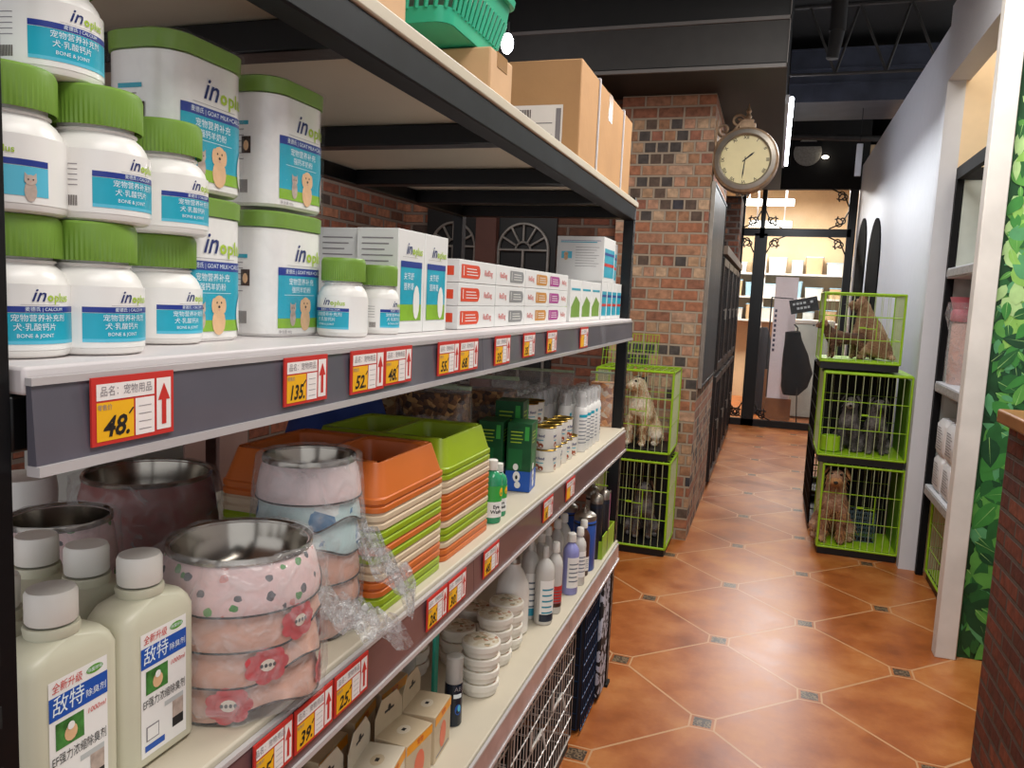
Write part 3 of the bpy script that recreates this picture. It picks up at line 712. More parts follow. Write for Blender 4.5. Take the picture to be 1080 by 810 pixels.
for k, z in ZD.items():
    f = MB(); f.box(XB + .02, XE, Y0 + .045, Y1 - .005, z - .022, z, m_deckw if k == 2 else m_deck); f.build('shelf_board', rack, .003)
    f = MB(); zt_ = z - .023; zb_ = zt_ - .045
    if k == 1:
        f.box(XF - .04, XF + .004, Y0 + .043, Y1 - .043, zb_ - .006, zt_, m_rackblue)
    else:
        f.box(XF - .035, XF - .004, Y0 + .043, Y1 - .043, zb_, zt_, m_rack)
    f.build('front_beam', rack, .003)
    f = MB(); f.box(XB, XB + .035, Y0 + .043, Y1 - .043, zb_, zt_, m_rack); f.build('back_beam', rack, .003)
    ys_ = [.955, 1.60, 2.18, 2.62] if k == 1 else [1.3, 2.2]
    for yy in ys_ + [3.06]:
        f = MB(); f.box(XB + .036, XF - .041, yy, yy + .05, zb_, zt_ - .001, m_rack); f.build('cross_beam', rack, .003)
    if k > 1:
        mm, h = {2: (m_rail2, .062), 3: (m_rail3, .07), 4: (m_rail4, .055)}[k]
        f = MB(); zt2 = z - .014; segs = [Y0 + .045, 1.42, 2.3, Y1 - .02]
        for a, b in zip(segs, segs[1:]):
            f.prism([(XE, -1), (XE + .003, -1)], 0, 0, mm) if 0 else None
            vs = [(XE + .001, zt2), (XE + .006, zt2), (XE + .010, zt2 - h), (XE + .001, zt2 - h)]
            f.add([(x, a + .001, z_) for x, z_ in vs] + [(x, b - .001, z_) for x, z_ in vs], [(0, 1, 5, 4), (1, 2, 6, 5), (2, 3, 7, 6), (3, 0, 4, 7), (3, 2, 1, 0), (4, 5, 6, 7)], mm)
            f.box(XE + .001, XE + .014, a, b - .001, zt2 - h - .008, zt2 - h, m_lip); f.box(XE + .001, XE + .008, a, b - .001, zt2, zt2 + .006, m_lip)
        f.build('price_rail', rack)

# price cards
m_red = mat('card_red', 'c8322c', .5, var=.03); m_paper = mat('card_white', 'efe8e4', .5, var=.03); m_yel = mat('card_yellow', 'f2b51c', .5, var=.03); m_ink = mat('marker_ink', '201a18', .6)
m_fine = mat('fine_print_grey', '8a8488', .6)
XR = XE + .0125
ORD = ['first', 'second', 'third', 'fourth', 'fifth', 'sixth', 'seventh', 'eighth', 'ninth', 'tenth', 'eleventh', 'twelfth', 'thirteenth', 'fourteenth', 'fifteenth']
def price_card(u0, u1, v0, num, label, deck):
    z0 = P((u0 + u1) / 2, v0, x=XR).z
    y0, y1 = YU(u0, XR, z0 - .03), YU(u1, XR, z0 - .03); w = y1 - y0; h = min(.062, max(.05, w * .62)) if deck == 2 else .058
    zt = ZD[deck] - .012; z0 = zt - h
    f = MB(); F = on_x(XR, y0, z0)
    f.box(XR - .002, XR, y0, y1, z0, zt, m_red)
    f.rect(w * .05, w * .74, h * .66, h * .9, lift(F, .0003), m_paper); f.rect(w * .77, w * .96, h * .08, h * .9, lift(F, .0003), m_paper)
    f.rect(w * .05, w * .48, h * .06, h * .63, lift(F, .0003), m_yel); f.rect(w * .5, w * .74, h * .06, h * .63, lift(F, .0003), m_paper)
    A = lift(F, .0006)
    f.flat([(w * .835, h * .16), (w * .895, h * .16), (w * .895, h * .55), (w * .945, h * .55), (w * .865, h * .82), (w * .785, h * .55), (w * .835, h * .55)], A, m_red)
    f.text('品名：宠物用品', h * .16, A, m_fine, cx=w * .4, cy=h * .78, sx=.9)
    f.text('零售价', h * .09, A, m_fine, cx=w * .14, cy=h * .55)
    if num: f.text(num, h * .42, A, m_ink, .0006, .25, cx=w * .27, cy=h * .25, sx=.8 if len(num) > 3 else 1)
    f.path([(XR + .0007, y0 + w * .42, z0 + h * .42), (XR + .0007, y0 + w * .47, z0 + h * .5)], .0006, m_ink, 4)
    for k in range(4): f.rect(w * .54, w * .70, h * (.14 + .12 * k), h * (.15 + .12 * k), A, m_fine)
    o = f.build('price_card'); o.data.transform(Matrix.Translation((-XR, -y0, -z0))); o.location = (XR, y0, z0)
    tag(o, label, 'price tag', 'red and yellow price cards on the rails')
T2 = [(97, 183, 405, '48.', 'large red price card reading 48 nearest the camera on the upper rail'), (300, 345, 382, '135.', 'red price card reading 135 on the upper rail'),
      (370, 405, 376, '52.', 'red price card reading 52 below the small bottles, left of a touching pair'), (405.5, 434, 373, '48.', 'red price card reading 48 below the small bottles, right of a touching pair'),
      (462, 484, 366, '55.', 'red price card below the white toothpaste boxes, left of a touching pair'), (484.5, 504, 363, '68.', 'red price card below the white toothpaste boxes, right of a touching pair'),
      (522, 538, 357, '35.', 'single red price card under the middle of the toothpaste boxes'), (552, 564, 354, '35.', 'small red price card, third from the far end of the upper rail'),
      (577, 587, 351, '30.', 'small red price card, second from the far end of the upper rail'), (612, 620, 348, '', 'small red price card, farthest on the upper rail')]
for t in T2: price_card(*t, 2)
T3 = [(268, 309, 760, '25.', 'red price card nearest the camera on the middle rail'), (311, 351, 740, '39.', 'red price card reading 39 on the middle rail'), (353, 388, 705, '25.', 'red price card reading 25 on the middle rail below the bowls'),
      (450, 471, 640, '28.', 'price card under the orange feeders, left of a touching pair on the middle rail'), (472, 491, 620, '30.', 'price card under the orange feeders, right of a touching pair on the middle rail'),
      (510, 526, 582, '48.', 'price card below the green bottles on the middle rail'), (573, 583, 530, '18.', 'small price card below the food tins on the middle rail'), (597, 606, 510, '', 'small price card below the spray bottles on the middle rail')]
for t in T3: price_card(*t, 3)

# ================================================================ SHELF 2 : supplement bottles
m_hdpe = mat('white_hdpe', 'ece9e4', .28, var=.02, spec=.4); m_lid = mat('lid_green', '74993a', .4, var=.05)
m_lbl = mat('label_white', 'f0eeea', .3, var=.01, coat=.3); m_navy = mat('label_navy', '24398f', .35); m_cyan = mat('label_cyan', '1fa5bf', .35, var=.1, scale=25); m_cyan2 = mat('label_sky', '5cc0dc', .35)
m_lime = mat('label_lime', 'a8c63a', .35); m_txtw = mat('print_white', 'e9f4f8', .5); m_nvtx = mat('logo_navy', '1c2a6a', .4)
m_tan = mat('print_puppy', 'e0b58a', .5, var=.1, scale=60); m_cat = mat('print_kitten', 'b9a79b', .5, var=.3, scale=90); m_brn = mat('print_brown', '3a251b', .5); m_pink = mat('print_pink', 'd99a8f', .5)
m_grs = mat('print_grass', '86b52e', .4, var=.1, scale=40)
def logo(f, fn, cx, cy, s):
    f.text('in', s * 1.25, lift(fn, .0006), m_nvtx, s * .012, .35, cx=cx - s * .55, cy=cy, sx=1.05)
    f.text('o', s * .8, lift(fn, .0006), m_lime, s * .03, 0, cx=cx + s * .28, cy=cy - s * .12)
    f.text('plus', s * .8, lift(fn, .0006), m_lime, s * .015, 0, cx=cx + s * 1.2, cy=cy - s * .14)
    f.rect(cx - s * 1.6, cx + s * 1.0, cy - s * .62, cy - s * .6, lift(fn, .0005), m_fine, 6)
def puppy(f, fn, cx, cy, s):
    A = lift(fn, .0009); B = lift(fn, .0012)
    f.disc(cx, cy - s * .35, s * .34, s * .45, lift(fn, .0008), m_tan); f.disc(cx - s * .25, cy + s * .2, s * .12, s * .26, A, m_tan); f.disc(cx + s * .25, cy + s * .2, s * .12, s * .26, A, m_tan)
    f.disc(cx, cy + s * .25, s * .3, s * .3, lift(fn, .001), m_tan); 
    for dx in (-.11, .11): f.disc(cx + dx * s, cy + s * .3, s * .035, s * .04, B, m_brn, 8)
    f.disc(cx, cy + s * .16, s * .06, s * .05, B, m_brn, 8); f.disc(cx, cy + s * .06, s * .05, s * .03, B, m_pink, 8)
def kitten(f, fn, cx, cy, s):
    A = lift(fn, .0009); B = lift(fn, .0012)
    f.disc(cx, cy - s * .32, s * .24, s * .42, lift(fn, .0008), m_cat); f.disc(cx, cy + s * .12, s * .24, s * .21, lift(fn, .001), m_cat)
    for d in (-1, 1):
        f.flat([(cx + d * s * .06, cy + s * .26), (cx + d * s * .22, cy + s * .42), (cx + d * s * .23, cy + s * .16)][::d], A, m_cat); f.disc(cx + d * s * .09, cy + s * .14, s * .03, s * .035, B, m_brn, 8)
    f.disc(cx, cy + s * .06, s * .025, s * .02, B, m_pink, 8)
def make_bottle(D, H, name='supplement_bottle', variant=0):
    R = D / 2; e = empty(name, 'x', 'bottle'); hb = H * .74; lr = R * .86
    f = MB(); f.lathe([(R * .9, 0), (R * .97, .002), (R, .006), (R, hb * .62), (R * .985, hb * .68), (R * .93, hb * .77), (R * .84, hb * .84), (R * .74, hb * .885), (R * .72, hb * .9), (R * .76, hb * .915), (R * .76, hb * .93), (R * .7, hb * .94), (R * .7, hb + .004)], 48, m_hdpe); f.build('body', e)
    f = MB(); nn = 60; z0 = hb * .955
    f.lathe([(lr * .99, z0), (lr, z0 + .002), (lr, H - .006), (lr * .98, H - .002), (lr * .93, H), (0.0001, H)], nn * 2, m_lid, wob=lambda a, z: 1.0 if z > H - .005 else 1 + .013 * (1 if int(round(a / (2 * PI) * nn * 2)) % 2 else -1), cap=False); f.build('lid', e)
    f = MB(); g = on_cyl(R + .0004, 0, 0); a = R * 1.85
    f.rect(-a, a * 1.0, H * .06, H * .52, lift(g, 0), m_lbl, 30)
    L = R * .86; zl = H * .06; hh = H * .42
    if variant == 0:
        f.rect(-L, L, zl + hh * .63, zl + hh * .73, lift(g, .0003), m_navy, 16); f.rect(-L, L, zl + hh * .16, zl + hh * .62, lift(g, .0003), m_cyan, 16); f.rect(-L, L, zl + hh * .1, zl + hh * .16, lift(g, .0003), m_cyan2, 16)
        f.text('麦德氏 | CALCIUM', hh * .08, lift(g, .0006), m_txtw, cx=L * .1, cy=zl + hh * .68, fit=L * 1.3)
        f.text('宠物营养补充剂', hh * .13, lift(g, .0006), m_txtw, cx=0, cy=zl + hh * .53); f.text('犬·乳酸钙片', hh * .13, lift(g, .0006), m_txtw, cx=-L * .1, cy=zl + hh * .38)
        f.text('BONE & JOINT', hh * .09, lift(g, .0006), m_txtw, cx=-L * .1, cy=zl + hh * .24)
        logo(f, g, L * .12, zl + hh * .91, hh * .25)
        for k in range(5): f.rect(-L * 1.95, -L * 1.3, zl + hh * (.45 + .09 * k), zl + hh * (.465 + .09 * k), lift(g, .0003), m_fine, 6)
        for k in range(9): f.rect(-L * 1.6 + k * .0013, -L * 1.6 + k * .0013 + .0007, zl + hh * .1, zl + hh * .28, lift(g, .0003), m_brn)
    else:
        f.rect(-L, L, zl + hh * .6, zl + hh * .7, lift(g, .0003), m_navy, 16); f.rect(-L, L, zl + hh * .12, zl + hh * .59, lift(g, .0003), m_cyan2, 16)
        logo(f, g, -L * .1, zl + hh * .86, hh * .19); kitten(f, g, L * .62, zl + hh * .33, hh * .4)
    f.build('label_wrap', e)
    return e
HBt = .118; bA = make_bottle(.090, HBt); bB = make_bottle(.090, HBt, variant=1)
used = {}
def place(proto, loc, rz, label, group, scale=None):
    if proto not in used:
        used[proto] = 1; proto.location = loc; proto.rotation_euler = (0, 0, rz); proto['label'] = label; proto['group'] = group
        if scale: proto.scale = scale
        if proto not in KIDS: KIDS[proto] = [(c, children(c)) for c in children(proto)]
        return proto
    return dup(proto, loc, rz, label, group, scale)
GB = 'white supplement bottles with green lids'
z2 = ZD[2] + .0005
b1, b2, b3 = PD(13, .675, z2), PD(97, .735, z2), PD(168, .885, z2)
q = lambda d: math.radians(d)
place(bA, b1, q(-12), 'white bottle with green lid at the left post, bottom row of the pile', GB)
place(bA, b2, q(-4), 'white bottle with green lid in the middle of the bottom row', GB)
place(bA, b3, q(-2), 'white bottle with green lid at the right end of the bottom row', GB)
m1, m2, m3 = PD(7, .66, z2 + HBt + .0005), PD(103, .73, z2 + HBt + .0005), PD(173, .86, z2 + HBt + .0005)
place(bB, m1, q(-48), 'white bottle showing a printed kitten, at the left post in the second row', GB)
place(bA, m2, q(0), 'white bottle in the middle of the second row, beneath the topmost one', GB)
place(bA, m3, q(-2), 'white bottle at the right end of the second row, beside the large tins', GB)
place(bA, PD(50, .70, z2 + 2 * HBt + .001), q(-10), 'topmost white bottle of the pile, cut off by the top of the photo', GB)
for k, (u, zc, w) in enumerate(()):
    for j, h in enumerate(('bottom', 'upper')):
        place(bA, PD(u + 10, zc, z2 + (HBt + .0005) * j), q(-10), 'white bottle hidden behind the pile, %s one, %s layer' % (w, h), GB)
bS = make_bottle(.072, .112, variant=0)
place(bS, base(361, 356, z2, .036), q(-95), 'small green-lidded bottle with its plain back turned out, beside the tins', GB)
place(bS, base(399, 353, z2, .036) + Vector((.0, .0, 0)), q(-10), 'small green-lidded bottle standing before the grey cartons', GB, (.9, .9, .96))

# big goat milk tins, rounded square
m_shr = film_mat('shrink_film', gloss=.03, bump=.6, bscale=40)
def make_tin(LX, LY, H):
    e = empty('milk_powder_tin', 'x', 'tin'); hx, hy = LX / 2, LY / 2; rc = .034
    f = MB(); f.loft([r3(LX - .006, LY - .006, rc, 0, 8), r3(LX, LY, rc, .004, 8), r3(LX, LY, rc, H * .86, 8), r3(LX - .004, LY - .004, rc, H * .87, 8)], mat('tin_white', 'efedea', .25, var=.01, coat=.4)); f.build('body', e)
    f = MB(); f.loft([r3(LX + .003, LY + .003, rc, H * .872, 8), r3(LX + .004, LY + .004, rc, H * .985, 8), r3(LX - .004, LY - .004, rc, H, 8)], m_lid); f.build('lid', e)
    f = MB(); F = on_x(hx + .0004, 0, 0)                      # print on the aisle side, wraps the corners
    def wrap(x, y, e_=0.):
        lim = hy - rc
        if x > lim: a = (x - lim) / rc; a = min(a, 1.5); return (hx - rc + (rc + .0004 + e_) * math.cos(a), lim + (rc + e_ + .0004) * math.sin(a), y)
        if x < -lim: a = (-x - lim) / rc; a = min(a, 1.5); return (hx - rc + (rc + .0004 + e_) * math.cos(a), -lim - (rc + e_ + .0004) * math.sin(a), y)
        return (hx + .0004 + e_, x, y)
    x0, x1 = -hy + .018, hy + .005; zb_ = H * .07; zt_ = H * .56; cx = (x0 + x1) / 2
    f.rect(x0, x1, zt_ - H * .065, zt_, lift(wrap, .0003), m_navy, 20); f.rect(x0, x1, zb_ + H * .08, zt_ - H * .065, lift(wrap, .0003), m_cyan, 20); f.rect(x0, x1, zb_, zb_ + H * .08, lift(wrap, .0003), m_grs, 20)
    f.text('麦德氏 | GOAT MILK+CALCIUM', H * .042, lift(wrap, .0006), m_txtw, cx=cx, fit=(x1 - x0) * .85, cy=zt_ - H * .033)
    f.text('宠物营养补充', H * .06, lift(wrap, .0006), m_txtw, .0002, cx=cx - .012, cy=zt_ - H * .115); f.text('强钙羊奶粉', H * .055, lift(wrap, .0006), m_txtw, .0002, cx=cx - .012, cy=zt_ - H * .18)
    f.rect(x0 + .01, cx + .02, zt_ - H * .222, zt_ - H * .219, lift(wrap, .0006), m_txtw, 4)
    logo(f, wrap, cx - .002, H * .68, H * .165)
    kitten(f, wrap, cx - .032, zb_ + H * .14, H * .17); puppy(f, wrap, cx - .002, zb_ + H * .14, H * .21)
    f.disc(cx + .046, zb_ + H * .12, .016, H * .15, lift(wrap, .0013), m_lbl, 20); f.text('plus', H * .05, lift(wrap, .0016), m_lime, cx=cx + .047, cy=zb_ + H * .07)
    f.text('净含量 400g', H * .03, lift(wrap, .0006), m_fine, cx=x0 + .014, cy=zb_ - H * .03)
    G = on_my(-hy - .0004, 0, 0)
    f.rect(-hx + .03, hx - .038, H * .62, H * .65, lift(G, .0003), m_cyan); 
    for k in range(6): f.rect(-hx + .03, hx - .045, H * (.58 - .045 * k), H * (.587 - .045 * k), lift(G, .0003), m_fine)
    f.rect(hx - .048, hx - .034, H * .40, H * .53, lift(G, .0006), m_brn); f.disc(hx - .041, H * .46, .004, H * .04, lift(G, .0009), m_tan)
    for k in range(16): f.rect(-hx + .036 + k * .0016, -hx + .0368 + k * .0016, H * .1, H * .2, lift(G, .0003), m_brn)
    f.build('printed_label', e)
    f = MB(); f.loft([r3(LX + .008, LY + .008, rc, -.0 + .001, 8), r3(LX + .008, LY + .008, rc, H * .5, 8), r3(LX + .01, LY + .01, rc, H, 8), r3(LX - .002, LY - .002, rc, H + .003, 8)], m_shr, False, False); f.build('shrink_wrap', e)
    return e
pt = P(256, 358, z=z2); xt_ = pt.x
yl1 = pt.y; yl0 = YU(172, xt_, z2 + .1); LYt = yl1 - yl0
yr0 = YU(268, xt_, z2 + .1); yr1 = YU(340, xt_, z2 + .1)
print('TIN', xt_, yl0, yl1, yr0, yr1)
LX_, LY_, HT = .10, min(.15, LYt), .167
tin = make_tin(LX_, LY_, HT); GT = 'large white milk powder tins with green lids'
xc = xt_ - LX_ / 2
for nm, yc, k in (('left', yl1 - LY_ / 2 + .012, 0), ('left', yl1 - LY_ / 2 + .012, 1), ('right', yr1 - LY_ / 2 + .014, 0), ('right', yr1 - LY_ / 2 + .014, 1)):
    place(tin, (xc, yc, z2 + k * (HT + .005)), 0, 'large white goat milk tin with green lid, %s of the %s-hand stack' % (('bottom', 'top')[k], nm), GT)
# grey-white cartons of the same product
m_cart = mat('white_carton', 'e2e2e0', .45, var=.02); m_cartg = mat('grey_carton_side', 'b9bcbb', .45, var=.03)
def make_carton(LX, LY, H, kind=0):
    e = empty('supplement_carton', 'x', 'carton'); hx, hy = LX / 2, LY / 2
    f = MB(); f.box(-hx, hx, -hy, hy, 0, H, m_cart); f.build('box', e, .001)
    f = MB(); F = on_x(hx + .0005, 0, 0); G = on_my(-hy - .0005, 0, 0)
    if kind == 0:
        f.rect(-hy * .8, hy * .8, H * .12, H * .7, F, m_cyan); f.rect(-hy * .8, hy * .8, H * .64, H * .7, lift(F, .0003), m_navy); f.rect(-hy * .8, hy * .8, H * .12, H * .28, lift(F, .0003), m_grs)
        logo(f, F, 0, H * .82, LY * .22); f.disc(hy * .4, H * .3, hy * .25, H * .17, lift(F, .0006), m_lbl)
        f.text('关节舒', LY * .13, lift(F, .0006), m_txtw, cx=-hy * .2, cy=H * .55); f.text('营养膏', LY * .13, lift(F, .0006), m_txtw, cx=-hy * .2, cy=H * .45)
        for k in range(14): f.rect(-hx * .75, hx * (.75 - .2 * (k % 3)), H * (.9 - .055 * k), H * (.912 - .055 * k), G, m_fine)
    elif kind == 1:      # small green/white
        f.flat([(-hy * .8, H * .1), (hy * .8, H * .1), (hy * .8, H * .45), (0, H * .62), (-hy * .8, H * .35)], F, m_lid); f.rect(-hy * .8, hy * .8, H * .75, H * .8, F, m_cyan); f.rect(-hx * .8, hx * .8, H * .3, H * .6, G, m_lime)
    elif kind == 2:      # large dark-blue sided carton
        f.rect(-hy * .85, hy * .85, H * .1, H * .75, F, m_cyan); f.rect(-hy * .85, hy * .85, H * .6, H * .66, lift(F, .0003), m_navy); f.rect(-hy * .85, hy * .85, H * .35, H * .42, lift(F, .0003), m_red)
        f.rect(-hx * .85, hx * .7, H * .86, H * .88, G, m_cyan); f.rect(-hx * .85, hx * .85, H * .9, H * .91, G, m_navy)
        for k in range(8): f.rect(-hx * .2, hx * (.8 - .1 * (k % 3)), H * (.75 - .06 * k), H * (.76 - .06 * k), G, m_fine)
        f.rect(-hx * .8, -hx * .35, H * .5, H * .66, G, m_cyan2); puppy(f, G, -hx * .6, H * .57, H * .14)
    f.build('print', e); return e
def corner_box(proto_dims, xf, u, z, dy=0): pass
hC = P(418, 243, x=P(418, 350, z=z2).x).z - z2
xf_ = P(447, 350, z=z2).x
ca0, ca1, ca2 = YU(418, xf_, z2), YU(446, xf_, z2), YU(470, xf_, z2)
print('CART', hC, xf_, ca0, ca1, ca2)
LYc = min(.11, ca1 - ca0 - .002); cart = make_carton(.075, LYc, hC); GC = 'tall white supplement cartons'
cz = z2 + .0003
place(cart, (xf_ - .038, ca0 + LYc / 2, cz), 0, 'tall white carton with blue-green front, next to the small bottles', GC)
place(cart, (xf_ - .038, ca1 + LYc / 2, cz), 0, 'tall white carton with blue-green front, touching the toothpaste boxes', GC)
for k in range(1, 4): place(cart, (xf_ - .038 - .079 * k, ca0 + LYc / 2 + .01 * k, cz), 0, 'tall white carton showing grey print, %s back from the front one' % ORD[k], GC)
for k in range(0, 2): place(cart, (xf_ - .3 - .079 * k + .02, ca1 + LYc / 2 + .03, cz), 0, 'tall white carton at the back of the shelf, %s' % ('nearer one', 'farther one')[k], GC)
# toothpaste boxes
m_or = mat('print_orange_red', 'dd4a2a', .4); m_gy = mat('print_silver', '9b9c9e', .35, .3); m_oc = mat('print_ochre', 'c98a3a', .4); m_mg = mat('print_magenta', 'a8338a', .4)
def make_paste(LX, LY, H, col, first):
    e = empty('toothpaste_box', 'x', 'box'); hx, hy = LX / 2, LY / 2
    f = MB(); f.box(-hx, hx, -hy, hy, 0, H, m_cart); f.build('box', e, .001)
    f = MB(); F = on_x(hx + .0005, 0, 0); G = on_my(-hy - .0005, 0, 0)
    n = 10; a0, a1 = (-hy * .9, -hy * .05) if first else (-hy * .1, hy * .75)
    r = H * .3; pts = [(a0, H * .2), (a0, H * .8)] + [(a1 + r * math.sin(PI * i / 8), H * .5 + r * math.cos(PI * i / 8)) for i in range(9)]
    f.flat(pts[::-1], F, col)
    f.text('1', H * .6, lift(F, .0004), m_lbl, .0003, cx=a0 + H * .25, cy=H * .5); 
    for k in range(3): f.rect(a0 + H * .6, a1 - H * .1 * k, H * (.34 + .13 * k), H * (.38 + .13 * k), lift(F, .0004), m_lbl)
    f.text('RedDog', H * .38, lift(F, .0004), m_red, .0001, cx=(hy * .55 if first else -hy * .55), cy=H * .5, sx=.85)
    f.rect(-hx * .6, hx * .8, H * .3, H * .7, G, col); f.build('print', e); return e
xp = P(481, 346, z=z2).x + .03
pa_, pb_, pc_, pd_ = (YU(u, xp, z2 + .05) for u in (483, 522, 553, 598))
zh = (P(490, 265, x=xp).z - z2) / 3
print('PASTE', xp, pa_, pb_, pc_, pd_, zh); zh = min(zh, .045)
cols3 = [(m_or, pa_, pb_, 'orange-red'), (m_gy, pb_, pc_, 'silver-grey'), (m_oc, pc_, (pc_ + pd_) / 2, 'ochre'), (m_mg, (pc_ + pd_) / 2, pd_, 'magenta')]
for col, a, b, nm in cols3:
    pr = make_paste(.11, b - a - .003, zh - .001, col, col in (m_or, m_mg))
    for k in range(3): place(pr, (xp - .055, (a + b) / 2, z2 + .0005 + zh * k), 0, 'long white pet toothpaste box with %s print, %s of three' % (nm, ('lowest', 'middle', 'topmost')[k]), 'white toothpaste boxes on the upper shelf')
# small green-white cartons, large carton, small teal cartons
y = pd_ + .02; us = [YU(u, xp, z2 + .05) for u in (600, 612, 623, 632)]
sm = make_carton(.09, (us[3] - us[0]) / 3 - .004, .125, 1)
for k in range(3): place(sm, (xp - .045, us[0] + (us[3] - us[0]) * (k + .5) / 3 + .01, z2 + .0005), 0, 'small white carton with lime-green leaf print, %s of three after the toothpaste' % ORD[k], 'small lime-printed cartons')
yk = us[3] + .03; w4 = (3.08 - yk) / 4
Hk = P(640, 298, x=xp).z - z2; Hk = max(.09, min(Hk, .16)); yb0 = YU(640, xp, z2 + Hk)
tc_ = make_carton(.30, w4 - .006, Hk, 2); tc_['category'] = 'carton'
for k in range(4): place(tc_, (xp - .15, yk + w4 * (k + .5), z2 + .0005), 0, 'small white and teal carton near the far post, %s of the row' % ORD[k], 'small teal cartons at the far post')
zt_ = P(638, 249, x=xp).z; xl_ = XU(586, yk, z2 + Hk)
lb = make_carton(min(.36, xp - xl_), .20, min(zt_, ZD[1] - .09) - z2 - Hk - .003, 2)
place(lb, (xp - min(.36, xp - xl_) / 2, yk + .10, z2 + Hk + .001), 0, 'large white carton with teal stripe lying on top of the small teal cartons', 'large white cartons')
place(lb, (xp - min(.36, xp - xl_) / 2 - .03, yk + .302, z2 + Hk + .001), 0, 'large white carton behind the first one, next to the far post', 'large white cartons')
print('BIG', us, yk, Hk, yb0, xl_, xp, zt_)

# ================================================================ TOP SHELF
m_card = mat('cardboard', 'b98e62', .75, var=.07, scale=6, bump=.1, bscale=40); m_cardl = mat('light_cardboard', 'cda57c', .75, var=.06); m_tape = mat('packing_tape', 'a88258', .25)
z1 = ZD[1] + .0005
def cardbox(name, x0, x1, y0, y1, z0, z1_, m, label, strap=False, sheet=False):
    e = empty(name, label, 'box', ((x0 + x1) / 2, (y0 + y1) / 2, z0), 0, 'cardboard boxes on top of the rack'); hx, hy, H = (x1 - x0) / 2, (y1 - y0) / 2, z1_ - z0
    f = MB(); f.box(-hx, hx, -hy, hy, 0, H, m); f.build('carton_body', e, .004)
    f = MB(); f.box(-hx + .001, hx - .001, -.002, hy * .02, H, H + .002, m_tape); f.box(-hx, hx, -.03, .03, H, H + .0012, m_tape); f.box(hx, hx + .001, -.03, .03, H * .7, H, m_tape); f.build('tape', e)
    if strap:
        for t in (-.45, .55):
            f = MB(); yy = hy * t; f.path([(-hx, yy, H + .003), (hx + .003, yy, H + .003), (hx + .003, yy, .001)], .0035, m_white, 5); f.build('strap', e)
    if sheet:
        f = MB(); G = on_my(-hy - .001, 0, 0); xs, ze = hx - .20, .03; f.rect(xs, xs + .15, ze, ze + .13, G, m_paper); 
        for k in range(12): f.rect(xs + .008 + k * .004, xs + .008 + k * .004 + .002 + .001 * (k % 2), ze + .095, ze + .118, lift(G, .0004), m_brn)
        for k in range(7): f.rect(xs + .01, xs + .12 - .02 * (k % 3), ze + .012 + k * .011, ze + .015 + k * .011, lift(G, .0004), m_fine)
        f.rect(xs + .13, xs + .145, ze + .01, ze + .12, lift(G, .0004), m_fine); f.build('shipping_label', e)
    return e
xe = -.56
A0, A1 = YU(611, xe, z1 + .1), YU(664, xe, z1 + .1); At = P(617, 64, x=xe).z; Ax0 = XU(536, A0, At)
A1 = min(A1, 3.08)
cardbox('cardboard_box', Ax0, xe, A0, A1, z1, At, m_card, 'large brown strapped cardboard box at the far end of the rack top', True, True)
B0 = YU(517, xe, z1 + .05); Bt = P(519, 49, x=xe).z; B1 = min(YU(541, xe, Bt), A0 - .01)
cardbox('cardboard_box', xe - .3, xe, B0, B1, z1, Bt, m_cardl, 'low light-brown cardboard box in the middle of the rack top')
C1 = YU(432, xe, z1 + .05); 
cardbox('cardboard_box', xe - .3, xe - .005, C1 - .3, C1, z1, z1 + .3, m_cardl, 'cardboard box nearest the camera on the rack top, mostly out of frame')
print('TOPBOX', A0, A1, At, Ax0, B0, B1, Bt, C1)
def basket(name, label, x0, x1, y0, y1, z0, H, m, group, slots=True):
    e = empty(name, label, 'basket', ((x0 + x1) / 2, (y0 + y1) / 2, z0), 0, group); LX, LY = x1 - x0, y1 - y0
    def ring(t, dz): s = .86 + .14 * t; return r3(LX * s, LY * s, .03, dz, 5)
    f = MB(); f.loft([ring(0, 0), ring(0, .004)], m); f.loft([ring(.1, .0), ring(.2, H * .22)], m, False, False); f.loft([ring(.8, H * .62), ring(1, H * .93)], m, False, False); f.build('tub', e)
    f = MB(); lo, hi = ring(.2, H * .2), ring(.8, H * .63)
    def along(r_, t):
        n = len(r_); L = [0]
        for i in range(n): L.append(L[-1] + (Vector(r_[(i + 1) % n]) - Vector(r_[i])).length)
        d = t * L[-1]
        for i in range(n):
            if L[i + 1] >= d - 1e-9: 
                k = (d - L[i]) / max(1e-9, L[i + 1] - L[i]); return Vector(r_[i]).lerp(Vector(r_[(i + 1) % n]), k)
    ns = int((LX + LY) * 2 / .022)
    for i in range(ns): f.cyl(along(lo, i / ns), along(hi, i / ns), .0045, m, 5)
    f.build('slats', e)
    f = MB(); f.loft([r3(LX * 1.0, LY * 1.0, .03, H * .9, 5), r3(LX * 1.05, LY * 1.04, .035, H * .9, 5), r3(LX * 1.06, LY * 1.05, .035, H, 5), r3(LX * 1.0, LY * 1.0, .03, H, 5)], m, False, False); f.build('rim', e)
    return e
m_teal = mat('teal_plastic', '35b48c', .3, var=.05); m_pk = mat('dusty_pink_plastic', 'c9a3a6', .35, var=.06)
rx = P(535, 68, x=xe + .0); 
basket('plastic_basket', 'teal plastic basket lying on the low cardboard box', xe - .37, xe - .01, B0 - .16, B1 + .02, Bt + .003, .125, m_teal, 'plastic baskets on the rack top')
basket('plastic_basket', 'pink slatted plastic basket stacked inside the teal one', xe - .35, xe - .035, B0 - .13, B1 - .0, Bt + .085, .16, m_pk, 'plastic baskets on the rack top')
